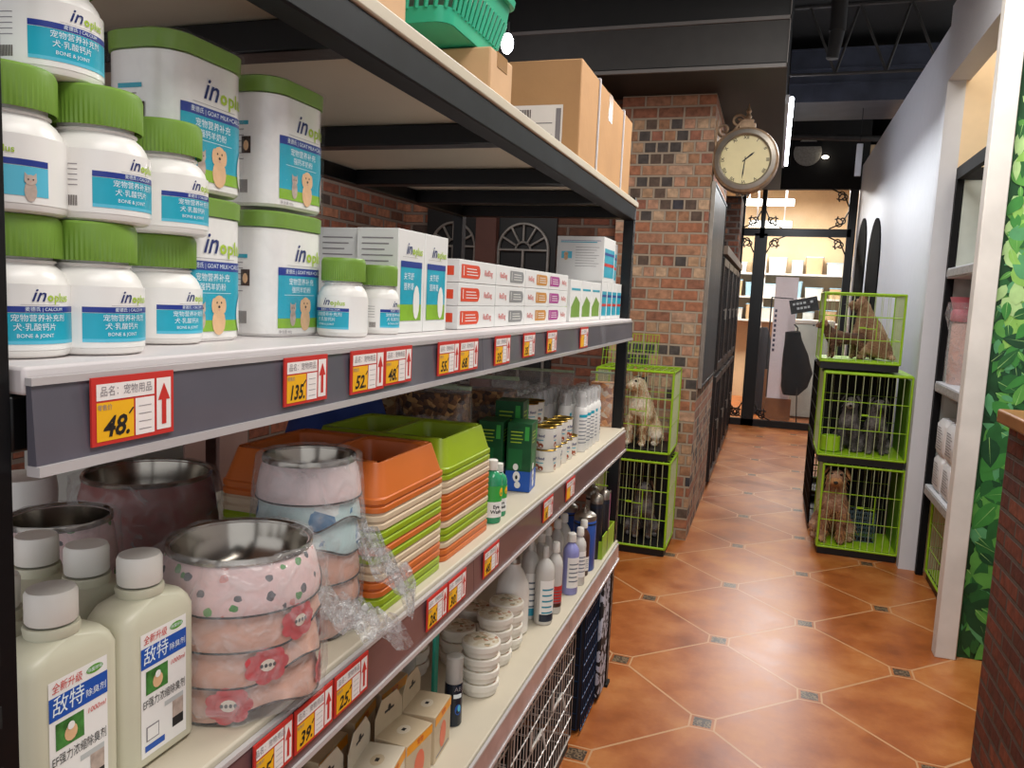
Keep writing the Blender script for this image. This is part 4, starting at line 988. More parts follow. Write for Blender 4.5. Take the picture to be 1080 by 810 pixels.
# black cable coil at the far end
f = MB(); p = P(657, 205, x=-.6)
for k in range(3):
    for i in range(24):
        a, b = 2 * PI * i / 24, 2 * PI * (i + 1) / 24; r_ = .035 + .004 * k; z_ = z1 + .006 + .009 * k
        f.cyl((-.62 + r_ * math.cos(a), 3.11 + .0 + r_ * .6 * math.sin(a) - .02, z_), (-.62 + r_ * math.cos(b), 3.09 + r_ * .6 * math.sin(b), z_), .005, m_black, 6)
o = f.build('cable_coil'); tag(o, 'small coil of black cable at the far end of the rack top', 'cable')
# ================================================================ SHELF 3
z3 = ZD[3] + .0005
# deodoriser jugs
m_jug = mat('milky_jug_plastic', 'c9c5ae', .35, var=.03, scale=3); m_jugcap = mat('white_cap', 'e6e2da', .4, var=.02)
m_blue = mat('print_blue', '1f55b0', .4); m_grn = mat('print_green', '5aa02c', .4); m_photo = mat('print_meadow', '3f7a38', .4, var=.5, scale=90); m_blk = mat('print_black', '1c1c1e', .5)
XJ = -.585
def make_jug(LX, LY, H):
    e = empty('deodoriser_jug', 'x', 'jug'); hx, hy = LX / 2, LY / 2
    hs = H * .78
    f = MB(); f.loft([r3(LX - .012, LY - .012, .014, 0, 6), r3(LX, LY, .016, .006, 6), r3(LX, LY, .016, hs * .9, 6), r3(LX - .004, LY - .006, .018, hs * .955, 6), r3(LX * .88, LY * .82, .02, hs * .998, 6), r3(.046, .046, .0229, hs * 1.03, 6), r3(.042, .042, .0209, H - .036, 6)], m_jug)
    f.build('body', e)
    f = MB(); f.lathe([(.0235, H - .042), (.0245, H - .036), (.0235, H - .033)], 28, m_jug); f.build('neck_ring', e)
    f = MB(); f.lathe([(.021, H - .031), (.0222, H - .029), (.0222, H - .004), (.0205, H), (.0001, H + .0005)], 56, m_jugcap, wob=lambda a, z: 1.0 if z > H - .003 else 1 + .012 * (int(round(a / 2 / PI * 56)) % 2), cap=False); f.build('cap', e)
    f = MB(); F = on_x(hx + .0005, 0, 0); w = hy * .62; zb_, zt_ = hs * .08, hs * .86; h = zt_ - zb_; A = lift(F, .0003); B = lift(F, .0006)
    f.rect(-w, w, zb_, zt_, F, m_lbl)
    f.text('全新升级', h * .075, B, m_red, 0, .15, cx=-w * .4, cy=zt_ - h * .06, fit=w * 1.0); f.disc(w * .55, zt_ - h * .055, w * .3, h * .03, A, m_grn); f.text('除菌除味', h * .032, B, m_txtw, cx=w * .55, cy=zt_ - h * .055)
    f.rect(-w, w, zt_ - h * .28, zt_ - h * .115, A, m_blue); f.text('敌特', h * .145, B, m_txtw, 0, .1, cx=-w * .38, cy=zt_ - h * .195, fit=w * 1.05); f.text('除臭剂', h * .06, B, m_txtw, .0002, cx=w * .58, cy=zt_ - h * .215, fit=w * .7)
    f.rect(-w * .8, w * .15, zt_ - h * .50, zt_ - h * .31, A, m_photo); f.disc(-w * .3, zt_ - h * .42, w * .22, h * .06, B, m_tan); f.disc(-w * .3, zt_ - h * .37, w * .12, h * .03, lift(F, .0009), m_lbl)
    f.text('1000ml', h * .055, B, m_red, 0, .2, cx=w * .58, cy=zt_ - h * .345, fit=w * .72)
    f.text('EF强力浓缩除臭剂', h * .085, B, m_blk, 0, cx=0, cy=zt_ - h * .575, fit=w * 1.85)
    f.rect(-w * .0, w * .85, zt_ - h * .68, zt_ - h * .64, A, m_cartg); f.rect(-w * .8, -w * .25, zt_ - h * .88, zt_ - h * .76, A, m_fine); f.rect(-w * .76, -w * .29, zt_ - h * .87, zt_ - h * .77, B, m_lbl)
    f.rect(w * .35, w * .85, zt_ - h * .82, zt_ - h * .68, A, m_cat); f.rect(w * .35, w * .85, zt_ - h * .9, zt_ - h * .82, A, m_blk); f.rect(-w * .85, w * .0, zt_ - h * .96, zt_ - h * .91, A, m_blue)
    f.build('label', e); return e
HJ = P(152, 582, x=XJ - .03).z - z3
ja, jb = YU(116, XJ, z3 + .12), YU(202, XJ, z3 + .12); jl = YU(24, XJ, z3 + .12)
print('JUG', HJ, ja, jb, jl)
LJ = min(.108, jb - ja); LXJ = .062
jug = make_jug(LXJ, LJ - .003, HJ); GJ = 'milky jugs of deodoriser'
yc2 = jb - LJ / 2 + .012
for i, (dx, dy, t) in enumerate(((0, 0, 'right-hand one of the front row with its whole label showing'), (0, -LJ, 'front one next to the left post, label cut by the photo edge'), (-.072, 0.0, 'middle jug standing behind the right-hand jug'), (-.144, .0, 'hindmost jug, only its cap and shoulder showing'), (-.072, -LJ, 'jug half hidden by the left post behind the front jug'))):
    place(jug, (XJ - LXJ / 2 + dx, yc2 + dy, z3), 0, 'milky white-capped jug, ' + t, GJ)

# pet bowls: steel dish in a printed flared body
m_steel = mat('brushed_steel', 'a39c92', .18, 1., var=.1, scale=20); m_rub = mat('black_rubber', '141414', .7)
m_pinkp = spots_mat('pink_enamel_paws', 'e6c6c4', [(0, '4f8f4a'), (.25, '5c5a60'), (.45, 'd9908a'), (.62, '78a86a'), (.75, 'e6c6c4')], 55, .3)
m_pinkr = mat('peach_pink_enamel', 'd6a794', .25, var=.05); m_pinkl = mat('pale_pink_enamel', 'e9d3d2', .2, var=.03); m_bowlt = spots_mat('pale_blue_enamel', 'b9d0d0', [(0, '2f6f9a'), (.4, 'd8dcd8'), (.6, '3f87a8'), (.8, 'c9dede')], 22, .42); m_dkpink = mat('dusky_pink_enamel', 'a0605c', .25, var=.08)
m_flower = mat('red_flower_print', 'c84a50', .4, var=.1); m_flc = mat('flower_centre', 'e8dccb', .5)
def make_bowl(D, H, m, flower=False, scallop=True, name='pet_bowl'):
    e = empty(name, 'x', 'bowl'); R = D / 2
    prof = [(R * .985, 0), (R, .003), (R * .985, H * .3), (R * .93, H * .7), (R * .86, H * .97), (R * .83, H)]
    n = 72; vs = []; fs = []
    for j, (r, z) in enumerate(prof):
        for i in range(n):
            a = 2 * PI * i / n; lift_ = (max(0, math.sin(a * 2 + .6)) ** 2 * H * .28) if (scallop and j < 2) else 0
            vs.append((r * math.cos(a), r * math.sin(a), z + lift_))
    for j in range(len(prof) - 1):
        for i in range(n): fs.append((j * n + i, j * n + (i + 1) % n, (j + 1) * n + (i + 1) % n, (j + 1) * n + i))
    f = MB(); f.add(vs, fs, m); bo = f.build('bowl_body', e, ang=50)
    f = MB()
    for i in range(n):
        a, b = 2 * PI * i / n, 2 * PI * (i + 1) / n; la, lb_ = [(max(0, math.sin(t * 2 + .6)) ** 2 * H * .28) if scallop else 0 for t in (a, b)]
        f.cyl((R * math.cos(a), R * math.sin(a), .0022 + la), (R * math.cos(b), R * math.sin(b), .0022 + lb_), .0013, m_rub, 6)
    f.build('rubber_edge', e)
    f = MB(); f.lathe([(R * .89, H - .004), (R * .895, H + .001), (R * .88, H + .004), (R * .85, H + .002), (R * .80, H * .72), (R * .72, H * .3), (R * .6, H * .14), (.0001, H * .12)], 64, m_steel, cap=False); f.build('steel_dish', e)
    if flower:
        f = MB(); g = on_cyl(R * .995, 0, 0)
        for a0 in (.0, 1.5, -1.6, 3.1):
            for k in range(7):
                t = 2 * PI * k / 7; f.disc(a0 * R + R * .17 * math.cos(t), H * .4 + H * .22 * math.sin(t), R * .11, H * .15, lift(g, .001 + .0002 * k), m_flower)
            f.disc(a0 * R, H * .4, R * .15, H * .2, lift(g, .0026), m_flower); f.disc(a0 * R, H * .42, R * .09, H * .12, lift(g, .003), m_flc)
            for k in range(4): f.disc(a0 * R + R * .05 * (k - 1.5), H * .42, R * .02, H * .04, lift(g, .0034), m_blk, 8)
        f.build('flower_print', e)
    return e
m_film = film_mat('crumpled_cellophane', gloss=.2, bump=1., bscale=26)
m_film2 = film_mat('wrinkled_film', gloss=.3, bump=1., bscale=55)
def bag(parent_label, c, R, H, seed, tail=None, nm='cellophane_bag', grp='clear plastic wraps around the bowls'):
    rr = random.Random(seed); ph = [rr.uniform(0, 6.28) for _ in range(8)]
    def wob(a, z): return 1 + .035 * math.sin(5 * a + ph[0] + z * 30) + .025 * math.sin(11 * a + ph[1] - z * 50) + .018 * math.sin(17 * a + ph[2] + z * 90)
    f = MB(); f.lathe([(R * 1.05, .004), (R * 1.1, H * .15), (R * 1.07, H * .4), (R * 1.08, H * .65), (R * 1.03, H * .9), (R * .98, H * 1.01), (R * .9, H * 1.03), (R * .8, H * 1.0)], 60, m_film, wob=wob, cap=False)
    if tail:
        tx, ty, L, tz = tail; d = Vector((tx, ty, 0)).normalized(); nrm = Vector((-d.y, d.x, 0)); rows = []
        for j in range(12):
            t = j / 11; row = []
            for i in range(14):
                s = i / 13 - .5; w = R * (1.5 - .5 * t) if t < .75 else R * (1.1 + .5 * (t - .75) * 3)
                p_ = d * (R * 1.0 + L * t) + nrm * s * w
                row.append((p_.x, p_.y, max(.003, tz * (1 - t * .75) + .018 * math.sin(14 * s + 9 * t + ph[3]) + .014 * math.sin(31 * s - 6 * t + ph[4]))))
            rows.append(row)
        vs = [p_ for r_ in rows for p_ in r_]; fs = [(j * 14 + i, j * 14 + i + 1, (j + 1) * 14 + i + 1, (j + 1) * 14 + i) for j in range(11) for i in range(13)]
        f.add(vs, fs, m_film2)
    o = f.build(nm, loc=c, ang=60); tag(o, parent_label, 'bag', grp); return o
GBW = 'steel pet bowls in printed bodies'
# front stack
cF = PD(263, 1.0, z3); DF = 163 * 1.0 / FPX; pitF = .036
topF = P(265, 600, x=cF.x + DF * .3).z
bw1 = make_bowl(DF, .062, m_pinkp); bw2 = make_bowl(DF, .062, m_pinkr, True)
cF = Vector((min(cF.x, XE - DF / 2 + .022), cF.y, z3))
print('BOWLF', cF, DF, topF - z3)
HF = topF - z3; pitF = (HF - .062) / 3
for k in range(3): place(bw2, cF + Vector((0, 0, pitF * k)), q(-60 + 25 * k), 'peach-pink pet bowl with red flowers, %s in the front wrapped stack' % ('lowest', 'second from the bottom', 'third from the bottom')[k], GBW)
place(bw1, cF + Vector((0, 0, pitF * 3)), q(30), 'pink pet bowl with small leaf and paw prints, top of the front wrapped stack', GBW)
bag('clear crinkled bag around the front stack of pink bowls', cF, DF / 2, HF, 1, (.5, .9, .12, .09))
# small white/blue stack
cS = PD(324, 1.20, z3); DS = 106 * 1.20 / FPX; topS = P(325, 490, x=cS.x + .03).z; HS = topS - z3; pS = .038
print('BOWLS', cS, DS, HS)
sb1 = make_bowl(DS, .058, m_pinkl, scallop=False); sb2 = make_bowl(DS, .058, m_bowlt); sb3 = make_bowl(DS, .058, m_pinkr)
nS = max(3, int(round((HS - .058) / pS))); pS = (HS - .058) / nS
for k in range(nS + 1):
    pr = sb1 if k == nS else (sb2 if k in (nS - 1, nS - 2) else sb3)
    place(pr, cS + Vector((0, 0, pS * k)), q(-20 + 40 * k), ('glossy pale pink bowl on top of the middle wrapped stack' if k == nS else '%s bowl, %s from the bottom of the middle wrapped stack' % ('pale blue printed' if pr is sb2 else 'peach-pink', ('lowest', 'second', 'third', 'fourth', 'fifth', 'sixth')[k])), GBW)
bag('clear crinkled bag around the middle stack of small bowls', cS, DS / 2, HS, 4, (.85, .35, .085, .15))
# big dark pink bowls at the back
for (u, v, zc, w, n, seed, t) in ((157, 500, 1.36, 140, 2, 8, 'large'), (66, 545, 1.08, 112, 2, 9, 'small')):
    c = PD(u, zc, z3); D = w * zc / FPX; H = P(u, v + 8, x=c.x + D * .2).z - z3; c.x = max(c.x, XB + .04 + D / 2)
    bb = make_bowl(D, min(H * .7, .11), m_dkpink if t == 'large' else m_pinkp, scallop=False)
    hb_ = min(H * .7, .11)
    print('BACKBOWL', c, D, H)
    place(bb, c, 0, '%s dusky pink bowl at the back left of the middle shelf, lower of its pair' % t, GBW)
    place(bb, c + Vector((0, 0, H - hb_)), 1, '%s dusky pink bowl at the back left of the middle shelf, upper of its pair' % t, GBW)
    bag('clear plastic wrap over the %s dusky pink bowls at the back' % t, c, D / 2, H, seed)
# white tub, green folder behind them
p = P(30, 500, z=z3 + .13)
f = MB(); f.lathe([(.05, 0), (.053, .15), (.05, .17), (.0001, .172)], 30, m_hdpe, cap=False); o = f.build('white_tub', loc=(PD(26, 1.35, z3).x, PD(26, 1.35, z3).y, z3)); tag(o, 'white round tub at the back left of the middle shelf', 'tub')
cG = PD(105, 1.75, z3)
f = MB(); f.box(-.13, .13, -.09, .09, 0, .2, mat('pale_card', 'b9bab4', .6)); f.box(-.132, .132, -.092, .092, .2, .212, mat('deep_green_lid', '1f6b4a', .5)); o = f.build('document_case', loc=(cG.x + .02, cG.y, z3)); tag(o, 'pale case with deep green lid behind the wrapped bowls', 'case')

# double feeders
m_fo = mat('feeder_orange', 'cb6a2c', .35, var=.04); m_fg = mat('feeder_lime', '93ab1c', .35, var=.04); m_fb = mat('feeder_beige', 'd3bda0', .4, var=.03)
pa = P(398, 637, z=z3); pb = P(467, 598, z=z3)
XFd = max(pa.x, pb.x) - .002; ya, yb = pa.y, pb.y; print('FEED', pa, pb)
XFd = min(XFd, XE - .008)
ya = YU(398, XFd, z3); yb = YU(467, XFd, z3); LYf = yb - ya
xl = XU(229, ya, z3 + .17); LXf = min(.42, XFd - xl); print('FEEDDIM', LXf, LYf, xl)
HbF = .062
def make_feeder(m):
    e = empty('double_pet_feeder', 'x', 'feeder')
    LX, LY = LXf, LYf; tw = .84
    def rg(s, z, ox=0.): return r3(LX * (1 - (1 - s) * .55), LY * s, .022, z, 5)
    f = MB(); f.loft([rg(1.0, 0), rg(1.0, .009), rg(.975, .0095), rg(tw, HbF - .003), rg(tw - .012, HbF)], m, True, False)
    # rim and two wells
    topx, topy = LX * (1 - (1 - tw + .012) * .55), LY * (tw - .012)
    o_ = rrect(topx, topy, .022, 5); ww = topx * .455; dd_ = topy * .86
    wells = [(-topx * .245, ww), (topx * .245, ww)]
    # ring: top plate built as strips around the wells
    zt = HbF
    f.box(-topx / 2 + .012, topx / 2 - .012, -topy / 2 + .001, -dd_ / 2, zt - .003, zt, m); f.box(-topx / 2 + .012, topx / 2 - .012, dd_ / 2, topy / 2 - .001, zt - .003, zt, m)
    f.box(-.006 - .0, .006, -dd_ / 2, dd_ / 2, zt - .003, zt, m)
    f.box(-topx / 2 + .002, -topx * .245 - ww / 2, -dd_ / 2 - .004, dd_ / 2 + .004, zt - .003, zt, m); f.box(topx * .245 + ww / 2, topx / 2 - .002, -dd_ / 2 - .004, dd_ / 2 + .004, zt - .003, zt, m)
    f.build('outer_body', e, .0012)
    for (cx, w_) in wells:
        f = MB(); f.loft([r3(w_ + .002, dd_ + .002, .02, zt - .0005, 5, cx), r3(w_ * .96, dd_ * .95, .02, zt - .004, 5, cx), r3(w_ * .86, dd_ * .84, .018, .016, 5, cx)], m, False, True)
        f.build('food_well', e)
    return e
fe = {c: make_feeder(m) for c, m in (('orange', m_fo), ('lime', m_fg), ('beige', m_fb))}
topA = P(467, 464, x=XFd - .01).z - z3
seqA = ['lime', 'lime', 'orange', 'orange', 'beige', 'beige', 'lime', 'orange', 'lime', 'lime', 'beige', 'beige', 'orange', 'orange']
pit = (topA - HbF) / (len(seqA) - 1); print('TOPA', topA, pit)
for k, c in enumerate(seqA):
    place(fe[c], (XFd - LXf / 2, ya + LYf / 2, z3 + pit * k), 0, '%s plastic double feeder, %s from the bottom of the nearer stack' % (c, (ORD[k] if k < len(seqA) - 1 else 'topmost, ' + ORD[k])), 'stacked double feeders, nearer stack')
yB0 = yb + .012; yB1 = YU(503, XFd - .01, z3 + .02); LYb = yB1 - yB0; topB = P(498, 452, x=XFd - .02).z - z3
print('FEEDB', yB0, yB1, topB)
seqB = ['orange', 'orange', 'beige', 'lime', 'lime', 'beige', 'orange', 'orange', 'orange', 'orange', 'beige', 'beige', 'lime', 'lime']
pitB = (topB - HbF) / (len(seqB) - 1)
for k, c in enumerate(seqB):
    place(fe[c], (XFd - .005 - LXf / 2, yB0 + LYf / 2, z3 + pitB * k), 0, '%s plastic double feeder, %s from the bottom of the farther stack' % (c, (ORD[k] if k < len(seqB) - 1 else 'topmost, ' + ORD[k])), 'stacked double feeders, farther stack')
yS = yB0 + LYf + .01

# blue cloth bundle and kibble bags at the back
m_bcl = mat('blue_fabric', '2b3f80', .85, var=.2)
c = PD(340, 2.0, z3); f = MB(); rr = random.Random(4)
f.loft([[(.2 * (1 - .12 * j) * math.cos(t) * (1 + .1 * math.sin(3 * t + j)), .15 * (1 - .12 * j) * math.sin(t) * (1 + .08 * math.sin(4 * t + j)), .062 * j) for t in [2 * PI * i / 24 for i in range(24)]] for j in range(6)], m_bcl)
o = f.build('blue_bag', loc=(max(c.x, XB + .28), c.y, z3)); tag(o, 'blue fabric bundle behind the orange feeders', 'bag')
m_kib = speckle_mat('mixed_kibble', [(0, 'd9b57e'), (.3, 'b08350'), (.55, 'ecd7a5'), (.8, '7e5534')], 70); m_kibd = speckle_mat('dark_kibble', [(0, '6e4a30'), (.35, '46322a'), (.6, '8f6440'), (.85, 'b58a58')], 80)
m_bagf = film_mat('clear_pouch_film', gloss=.2, bump=.5, bscale=14); m_zip = mat('pale_green_zip', 'a9c49a', .35)
def pouch(u, zc, w, d, h, m, fill, label, seed):
    c = PD(u, zc, z3); c.x = max(c.x, XB + .04 + max(w, d) / 2)
    e = empty('kibble_pouch', label, 'pouch', c, q(8), 'clear pouches of kibble on the middle shelf'); rr = random.Random(seed)
    def rg(s, sd, z, j): return [(x * (1 + .02 * math.sin(9 * i + j)), y * (1 + .05 * math.sin(5 * i + 2 * j)), z) for i, (x, y, _) in enumerate(r3(w * s, d * sd, min(w * s, d * sd) * .35, z, 5))]
    f = MB(); f.loft([rg(.92, .9, .001, 0), rg(.97, 1, h * .1, 1), rg(.97, .98, h * fill * .7, 2), rg(.93, .85, h * fill, 3)], m); f.build('kibble_fill', e)
    f = MB(); f.loft([rg(.94, .92, .0005, 0), rg(1, 1.04, h * .1, 1), rg(1, 1.02, h * fill * .7, 2), rg(1, .8, h * .85, 3), [(x, y * .25, z) for x, y, z in rg(1, .5, h, 4)]], m_bagf, True, False); f.build('film', e)
    f = MB(); f.box(-w * .5, w * .5, -.006, .006, h * .96, h, m_zip); f.build('zip', e, .002)
    return e
hp = lambda u, v, zc: P(u, v, y=PD(u, zc, z3).y).z - z3
pouch(432, 2.25, .26, .1, hp(432, 402, 2.25), m_kib, .95, 'clear pouch of tan and brown kibble behind the lime feeder', 1)
pouch(455, 2.1, .2, .1, hp(455, 405, 2.1), m_kibd, .93, 'clear pouch of dark brown kibble behind the farther feeders', 2)
pouch(505, 2.35, .22, .12, hp(505, 395, 2.35), m_kibd, .85, 'dark kibble pouch standing left of the green boxes', 3)
pouch(638, 3.22, .14, .1, hp(638, 392, 3.22), speckle_mat('orange_snacks', [(0, 'd08a4a'), (.4, 'e0a870'), (.7, 'a8663a'), (.9, 'd9c2a8')], 50), .8, 'pouch of orange snacks at the far end by the post', 4)
pouch(560, 2.95, .3, .1, hp(560, 388, 2.95), m_kib, .25, 'mostly empty clear pouch behind the spray bottles', 5)

# green bottles and boxes
m_gtr = mat('green_liquid', '3fae7a', .15, trans=.35, var=.05); m_dkg = mat('dark_green_print', '17502c', .4, var=.2, scale=30); m_bgr = mat('bright_green_print', '3fa548', .4)
def gbottle(c, R, H, m, lbl_, label, cap=m_jugcap):
    e = empty('green_bottle', label, 'bottle', c, 0, 'green bottles next to the feeders')
    f = MB(); f.lathe([(R * .92, 0), (R, .004), (R, H * .68), (R * .85, H * .76), (R * .42, H * .82), (R * .4, H * .86)], 32, m); f.build('body', e)
    f = MB(); f.lathe([(R * .5, H * .84), (R * .52, H * .86), (R * .5, H * .99), (R * .4, H)], 24, cap); f.build('cap', e)
    f = MB(); g = on_cyl(R + .0005, q(-35), 0); f.rect(-R * 1.0, R * 1.0, H * .1, H * .35, g, lbl_, 16); f.rect(-R * 1.0, R * 1.0, H * .35, H * .6, g, m_bgr, 16); f.text('Eye', H * .08, lift(g, .0005), m_blk, .0003, cx=-R * .1, cy=H * .27); f.text('Wash', H * .08, lift(g, .0005), m_blk, .0003, cx=-R * .1, cy=H * .19); f.disc(R * .5, H * .5, R * .3, H * .07, lift(g, .0005), m_yel); f.build('label', e)
    return e
cb = base(517, 553, z3, .026); sc_ = S(cb); cb.x = min(cb.x, XE - .035); R_ = .0235; Hb = P(517, 486, x=cb.x).z - z3; print('GB', cb, sc_, Hb)
gbottle(cb, R_, Hb, m_gtr, m_lbl, 'green bottle with white Eye Wash label in front of the green boxes')
gbottle(cb + Vector((-.005, .058, 0)), R_ * .9, Hb * .86, m_gtr, m_lbl, 'shorter green bottle behind the Eye Wash bottle')
gbottle(cb + Vector((-.065, -.02, 0)), R_, Hb * 1.15, m_dkg, m_blk, 'dark green bottle squeezed beside the feeder stack', m_gtr)
def gbox(c, LX, LY, H, label, top=False):
    e = empty('green_box', label, 'box', c, q(6), 'green and blue boxes on the middle shelf'); hx, hy = LX / 2, LY / 2
    f = MB(); f.box(-hx, hx, -hy, hy, 0, H, m_dkg); f.build('box', e, .001)
    f = MB()
    for fn, w in ((on_x(hx + .0004, 0, 0), hy), (on_my(-hy - .0004, 0, 0), hx)):
        f.rect(-w, w, .001, H * .3, fn, m_blue); f.rect(-w * .85, w * .3, H * .33, H * .62, fn, mat('deep_green_panel', '1f6a38', .4)); f.rect(w * .45, w * .8, H * .75, H * .95, fn, m_bgr)
        for k in range(4): f.rect(-w * .7, w * (.3 - .1 * (k % 2)), H * (.86 - .05 * k), H * (.875 - .05 * k), fn, m_lime)
        f.disc(-w * .1, H * .22, w * .3, H * .08, lift(fn, .0004), m_lbl); f.disc(-w * .2, H * .36, w * .22, H * .05, lift(fn, .0004), m_lbl); f.disc(w * .0, H * .1, w * .25, H * .05, lift(fn, .0004), m_lbl); f.disc(-w * .1, H * .21, w * .1, H * .03, lift(fn, .0008), m_blk)
    f.build('print', e); return e
xq = -.572; g0, g1 = YU(556, xq, z3), YU(567, xq, z3); w0 = XU(532, g0, z3 + .05); Hg = P(556, 449, x=xq).z - z3; print('GBOX', g0, g1, w0, Hg)
LYg = max(.05, min(.08, g1 - g0)); LXg = max(.05, min(.08, xq - w0))
gbox((xq - LXg / 2, g0 + LYg / 2, z3), LXg, LYg, Hg, 'green and blue printed box with a dog picture beside the food tins')
gbox((xq - LXg * 1.65, g0 + LYg / 2 - .012, z3), LXg, LYg, Hg * 1.0, 'second green and blue box, left of the one beside the food tins')
e = gbox((xq - LXg * 1.5, g0 + LYg * 1.8, z3), LXg * 1.2, LYg, Hg * 1.22, 'taller dark box with yellow marks behind the green boxes')
# food tins
m_tinl = mat('tin_label', 'e8e4dd', .35, var=.02); m_gold = mat('gold_lid', 'a98a3c', .3, .8, var=.1)
m_meat = mat('print_meat', '9a4a2a', .5, var=.3, scale=80)
RT, HTn = .0315, .066
def make_food_tin():
    e = empty('food_tin', 'x', 'tin')
    f = MB(); f.lathe([(RT * .96, 0), (RT, .002), (RT, HTn - .003)], 32, m_tinl); f.build('body', e)
    f = MB(); f.lathe([(RT * 1.02, HTn - .004), (RT * 1.04, HTn - .001), (RT * 1.0, HTn), (RT * .93, HTn - .003), (.0001, HTn - .003)], 32, m_gold, cap=False); f.build('lid', e)
    f = MB(); g = on_cyl(RT + .0004, q(-45), 0)
    for a in (-1.2, .9, 3.0):
        f.disc(a * RT - .006, HTn * .2, .009, HTn * .14, g, m_meat); f.disc(a * RT + .008, HTn * .16, .008, HTn * .11, g, m_meat)
        f.text('pet food', .011, lift(g, .0004), m_nvtx, .0003, cx=a * RT, cy=HTn * .6); f.rect(a * RT - .016, a * RT + .016, HTn * .38, HTn * .42, g, m_cyan, 6)
    f.build('label', e); return e
ft = make_food_tin(); xt2 = -.575 - RT
yt0 = YU(575, xt2, z3 + .03)
GF = 'white food tins with gold lids'
dy = RT * 2 + .003; print('TINS', yt0, dy)
for k in range(5): place(ft, (xt2, yt0 + dy * k, z3), k * .3, 'white food tin with gold lid, bottom row, %s from the green box' % ORD[k], GF)
for k in range(4): place(ft, (xt2 - .004, yt0 + dy * k + .006, z3 + HTn), k * .5, 'white food tin with gold lid, second layer, %s from the green box' % ORD[k], GF)
for k in range(3): place(ft, (xt2 - .07, yt0 + dy * k + .01, z3), .4, 'food tin hidden in the rear row at the bottom, %s from the green box' % ORD[k], GF)
for k in range(3): place(ft, (xt2 - .07, yt0 + dy * k + .01, z3 + HTn), .8, 'food tin in the rear row, second layer, %s from the green box' % ORD[k], GF)
for k in range(2): place(ft, (xt2 - .062, yt0 + dy * k + .0, z3 + HTn * 2), 1.0, 'food tin at the very top of the pile, %s' % ('nearer of the two', 'farther of the two')[k], GF)
# tall white spray bottles
m_clr = film_mat('clear_cap_plastic', gloss=.34, bump=0., bscale=5); m_spr = mat('spray_white', 'e2e0dd', .35, var=.03); m_txt = mat('print_grey_text', '6b7480', .5)
def make_spray(R, H, body=m_spr, cap=None, text=True, nm='spray_bottle'):
    e = empty(nm, 'x', 'bottle')
    f = MB(); f.lathe([(R * .93, 0), (R, .004), (R, H * .66), (R * .8, H * .73), (R * .55, H * .76), (R * .55, H * .78)], 28, body); f.build('body', e)
    f = MB(); f.lathe([(R * .3, H * .78), (R * .3, H * .88), (R * .5, H * .89), (R * .5, H * .93), (R * .2, H * .94)], 16, m_spr); f.cyl((0, 0, H * .91), (R * .75, 0, H * .91), R * .14, m_spr, 8); f.build('nozzle', e)
    f = MB(); f.lathe([(R * .86, H * .74), (R * .84, H * .96), (R * .7, H * .995), (.0001, H)], 24, m_clr, cap=False); f.build('clear_cap', e)
    f = MB(); g = on_cyl(R + .0004, q(-40), 0)
    for k in range(7): f.rect(-R * .8, R * (.7 - .2 * (k % 3)), H * (.15 + .06 * k), H * (.165 + .06 * k), g, m_txt, 6)
    f.rect(-R * .8, R * .8, H * .57, H * .62, g, m_cyan, 8); f.build('label', e); return e
sp = make_spray(.023, .205); GS = 'tall white spray bottles on the middle shelf'; n = 0
ys0 = yt0 + dy * 5 + .01
rows = [(-.585, [ys0 + .055 * k for k in range(5)]), (-.64, [ys0 - .0 + .055 * k for k in range(6)]), (-.705, [yt0 + .06 + .058 * k for k in range(8)]), (-.77, [yt0 + .0 + .062 * k for k in range(9)]), (-.835, [yt0 + .03 + .066 * k for k in range(8)])]
for r, (x, ysl) in enumerate(rows):
    for k, y in enumerate(ysl):
        if y > 3.0: continue
        place(sp, (x, y, z3), .3 * k + r, 'tall white spray bottle with clear cap, %s row from the front, %s from the camera' % (ORD[r], ORD[k]), GS)
# ================================================================ SHELF 4
z4 = ZD[4] + .0005
m_kraft = mat('kraft_card', 'c8b597', .7, var=.06, scale=20); m_kraft2 = mat('pale_card_box', 'd9cdb8', .65, var=.05); m_oran = mat('label_orange', 'f0a020', .45); m_cor = mat('print_coral', 'e07050', .45)
def hang_box(c, LX, LY, H, label, rz=0., kind=0):
    e = empty('hanging_box', label, 'box', c, rz, 'card boxes with hanging tabs'); hx, hy = LX / 2, LY / 2; m = m_kraft if kind == 0 else m_kraft2
    f = MB(); f.box(-hx, hx, -hy, hy, 0, H, m); f.build('box', e, .0015)
    f = MB(); th = H * .62                                     # hanging tab along the rear edge, with a euro-hole
    pts = [(-hy, 0), (hy, 0), (hy, th * .55), (hy * .55, th), (-hy * .55, th), (-hy, th * .55)]
    x = -hx + .001
    f.add([(x, a, H + b) for a, b in pts] + [(x + .0015, a, H + b) for a, b in pts], [tuple(range(6))[::-1], tuple(range(6, 12))] + [(i, (i + 1) % 6, (i + 1) % 6 + 6, i + 6) for i in range(6)], m)
    F = on_x(x + .0018, 0, H); f.rect(-hy * .35, hy * .35, th * .5, th * .58, F, m_blk); f.disc(0, th * .6, hy * .12, th * .12, lift(F, .0002), m_blk, 10); f.build('tab', e)
    f = MB(); F = on_x(hx + .0006, 0, 0); f.rect(-hy, hy, H * .8, H * .98, F, m_oran); f.text('宠物', H * .12, lift(F, .0004), m_red, cx=0, cy=H * .89)
    f.disc(0, H * .42, hy * .4, H * .28, F, m_cor); f.rect(-hy * .8, hy * .8, H * .08, H * .12, F, m_fine)
    G = on_top(H + .0005, 0, 0); f.disc(0, 0, hx * .35, hy * .35, G, m_kraft2 if kind == 0 else m_kraft); f.rect(-hx * .1, hx * .1, -hy * .1, hy * .1, lift(G, .0004), m_blk)
    f.build('print', e); return e
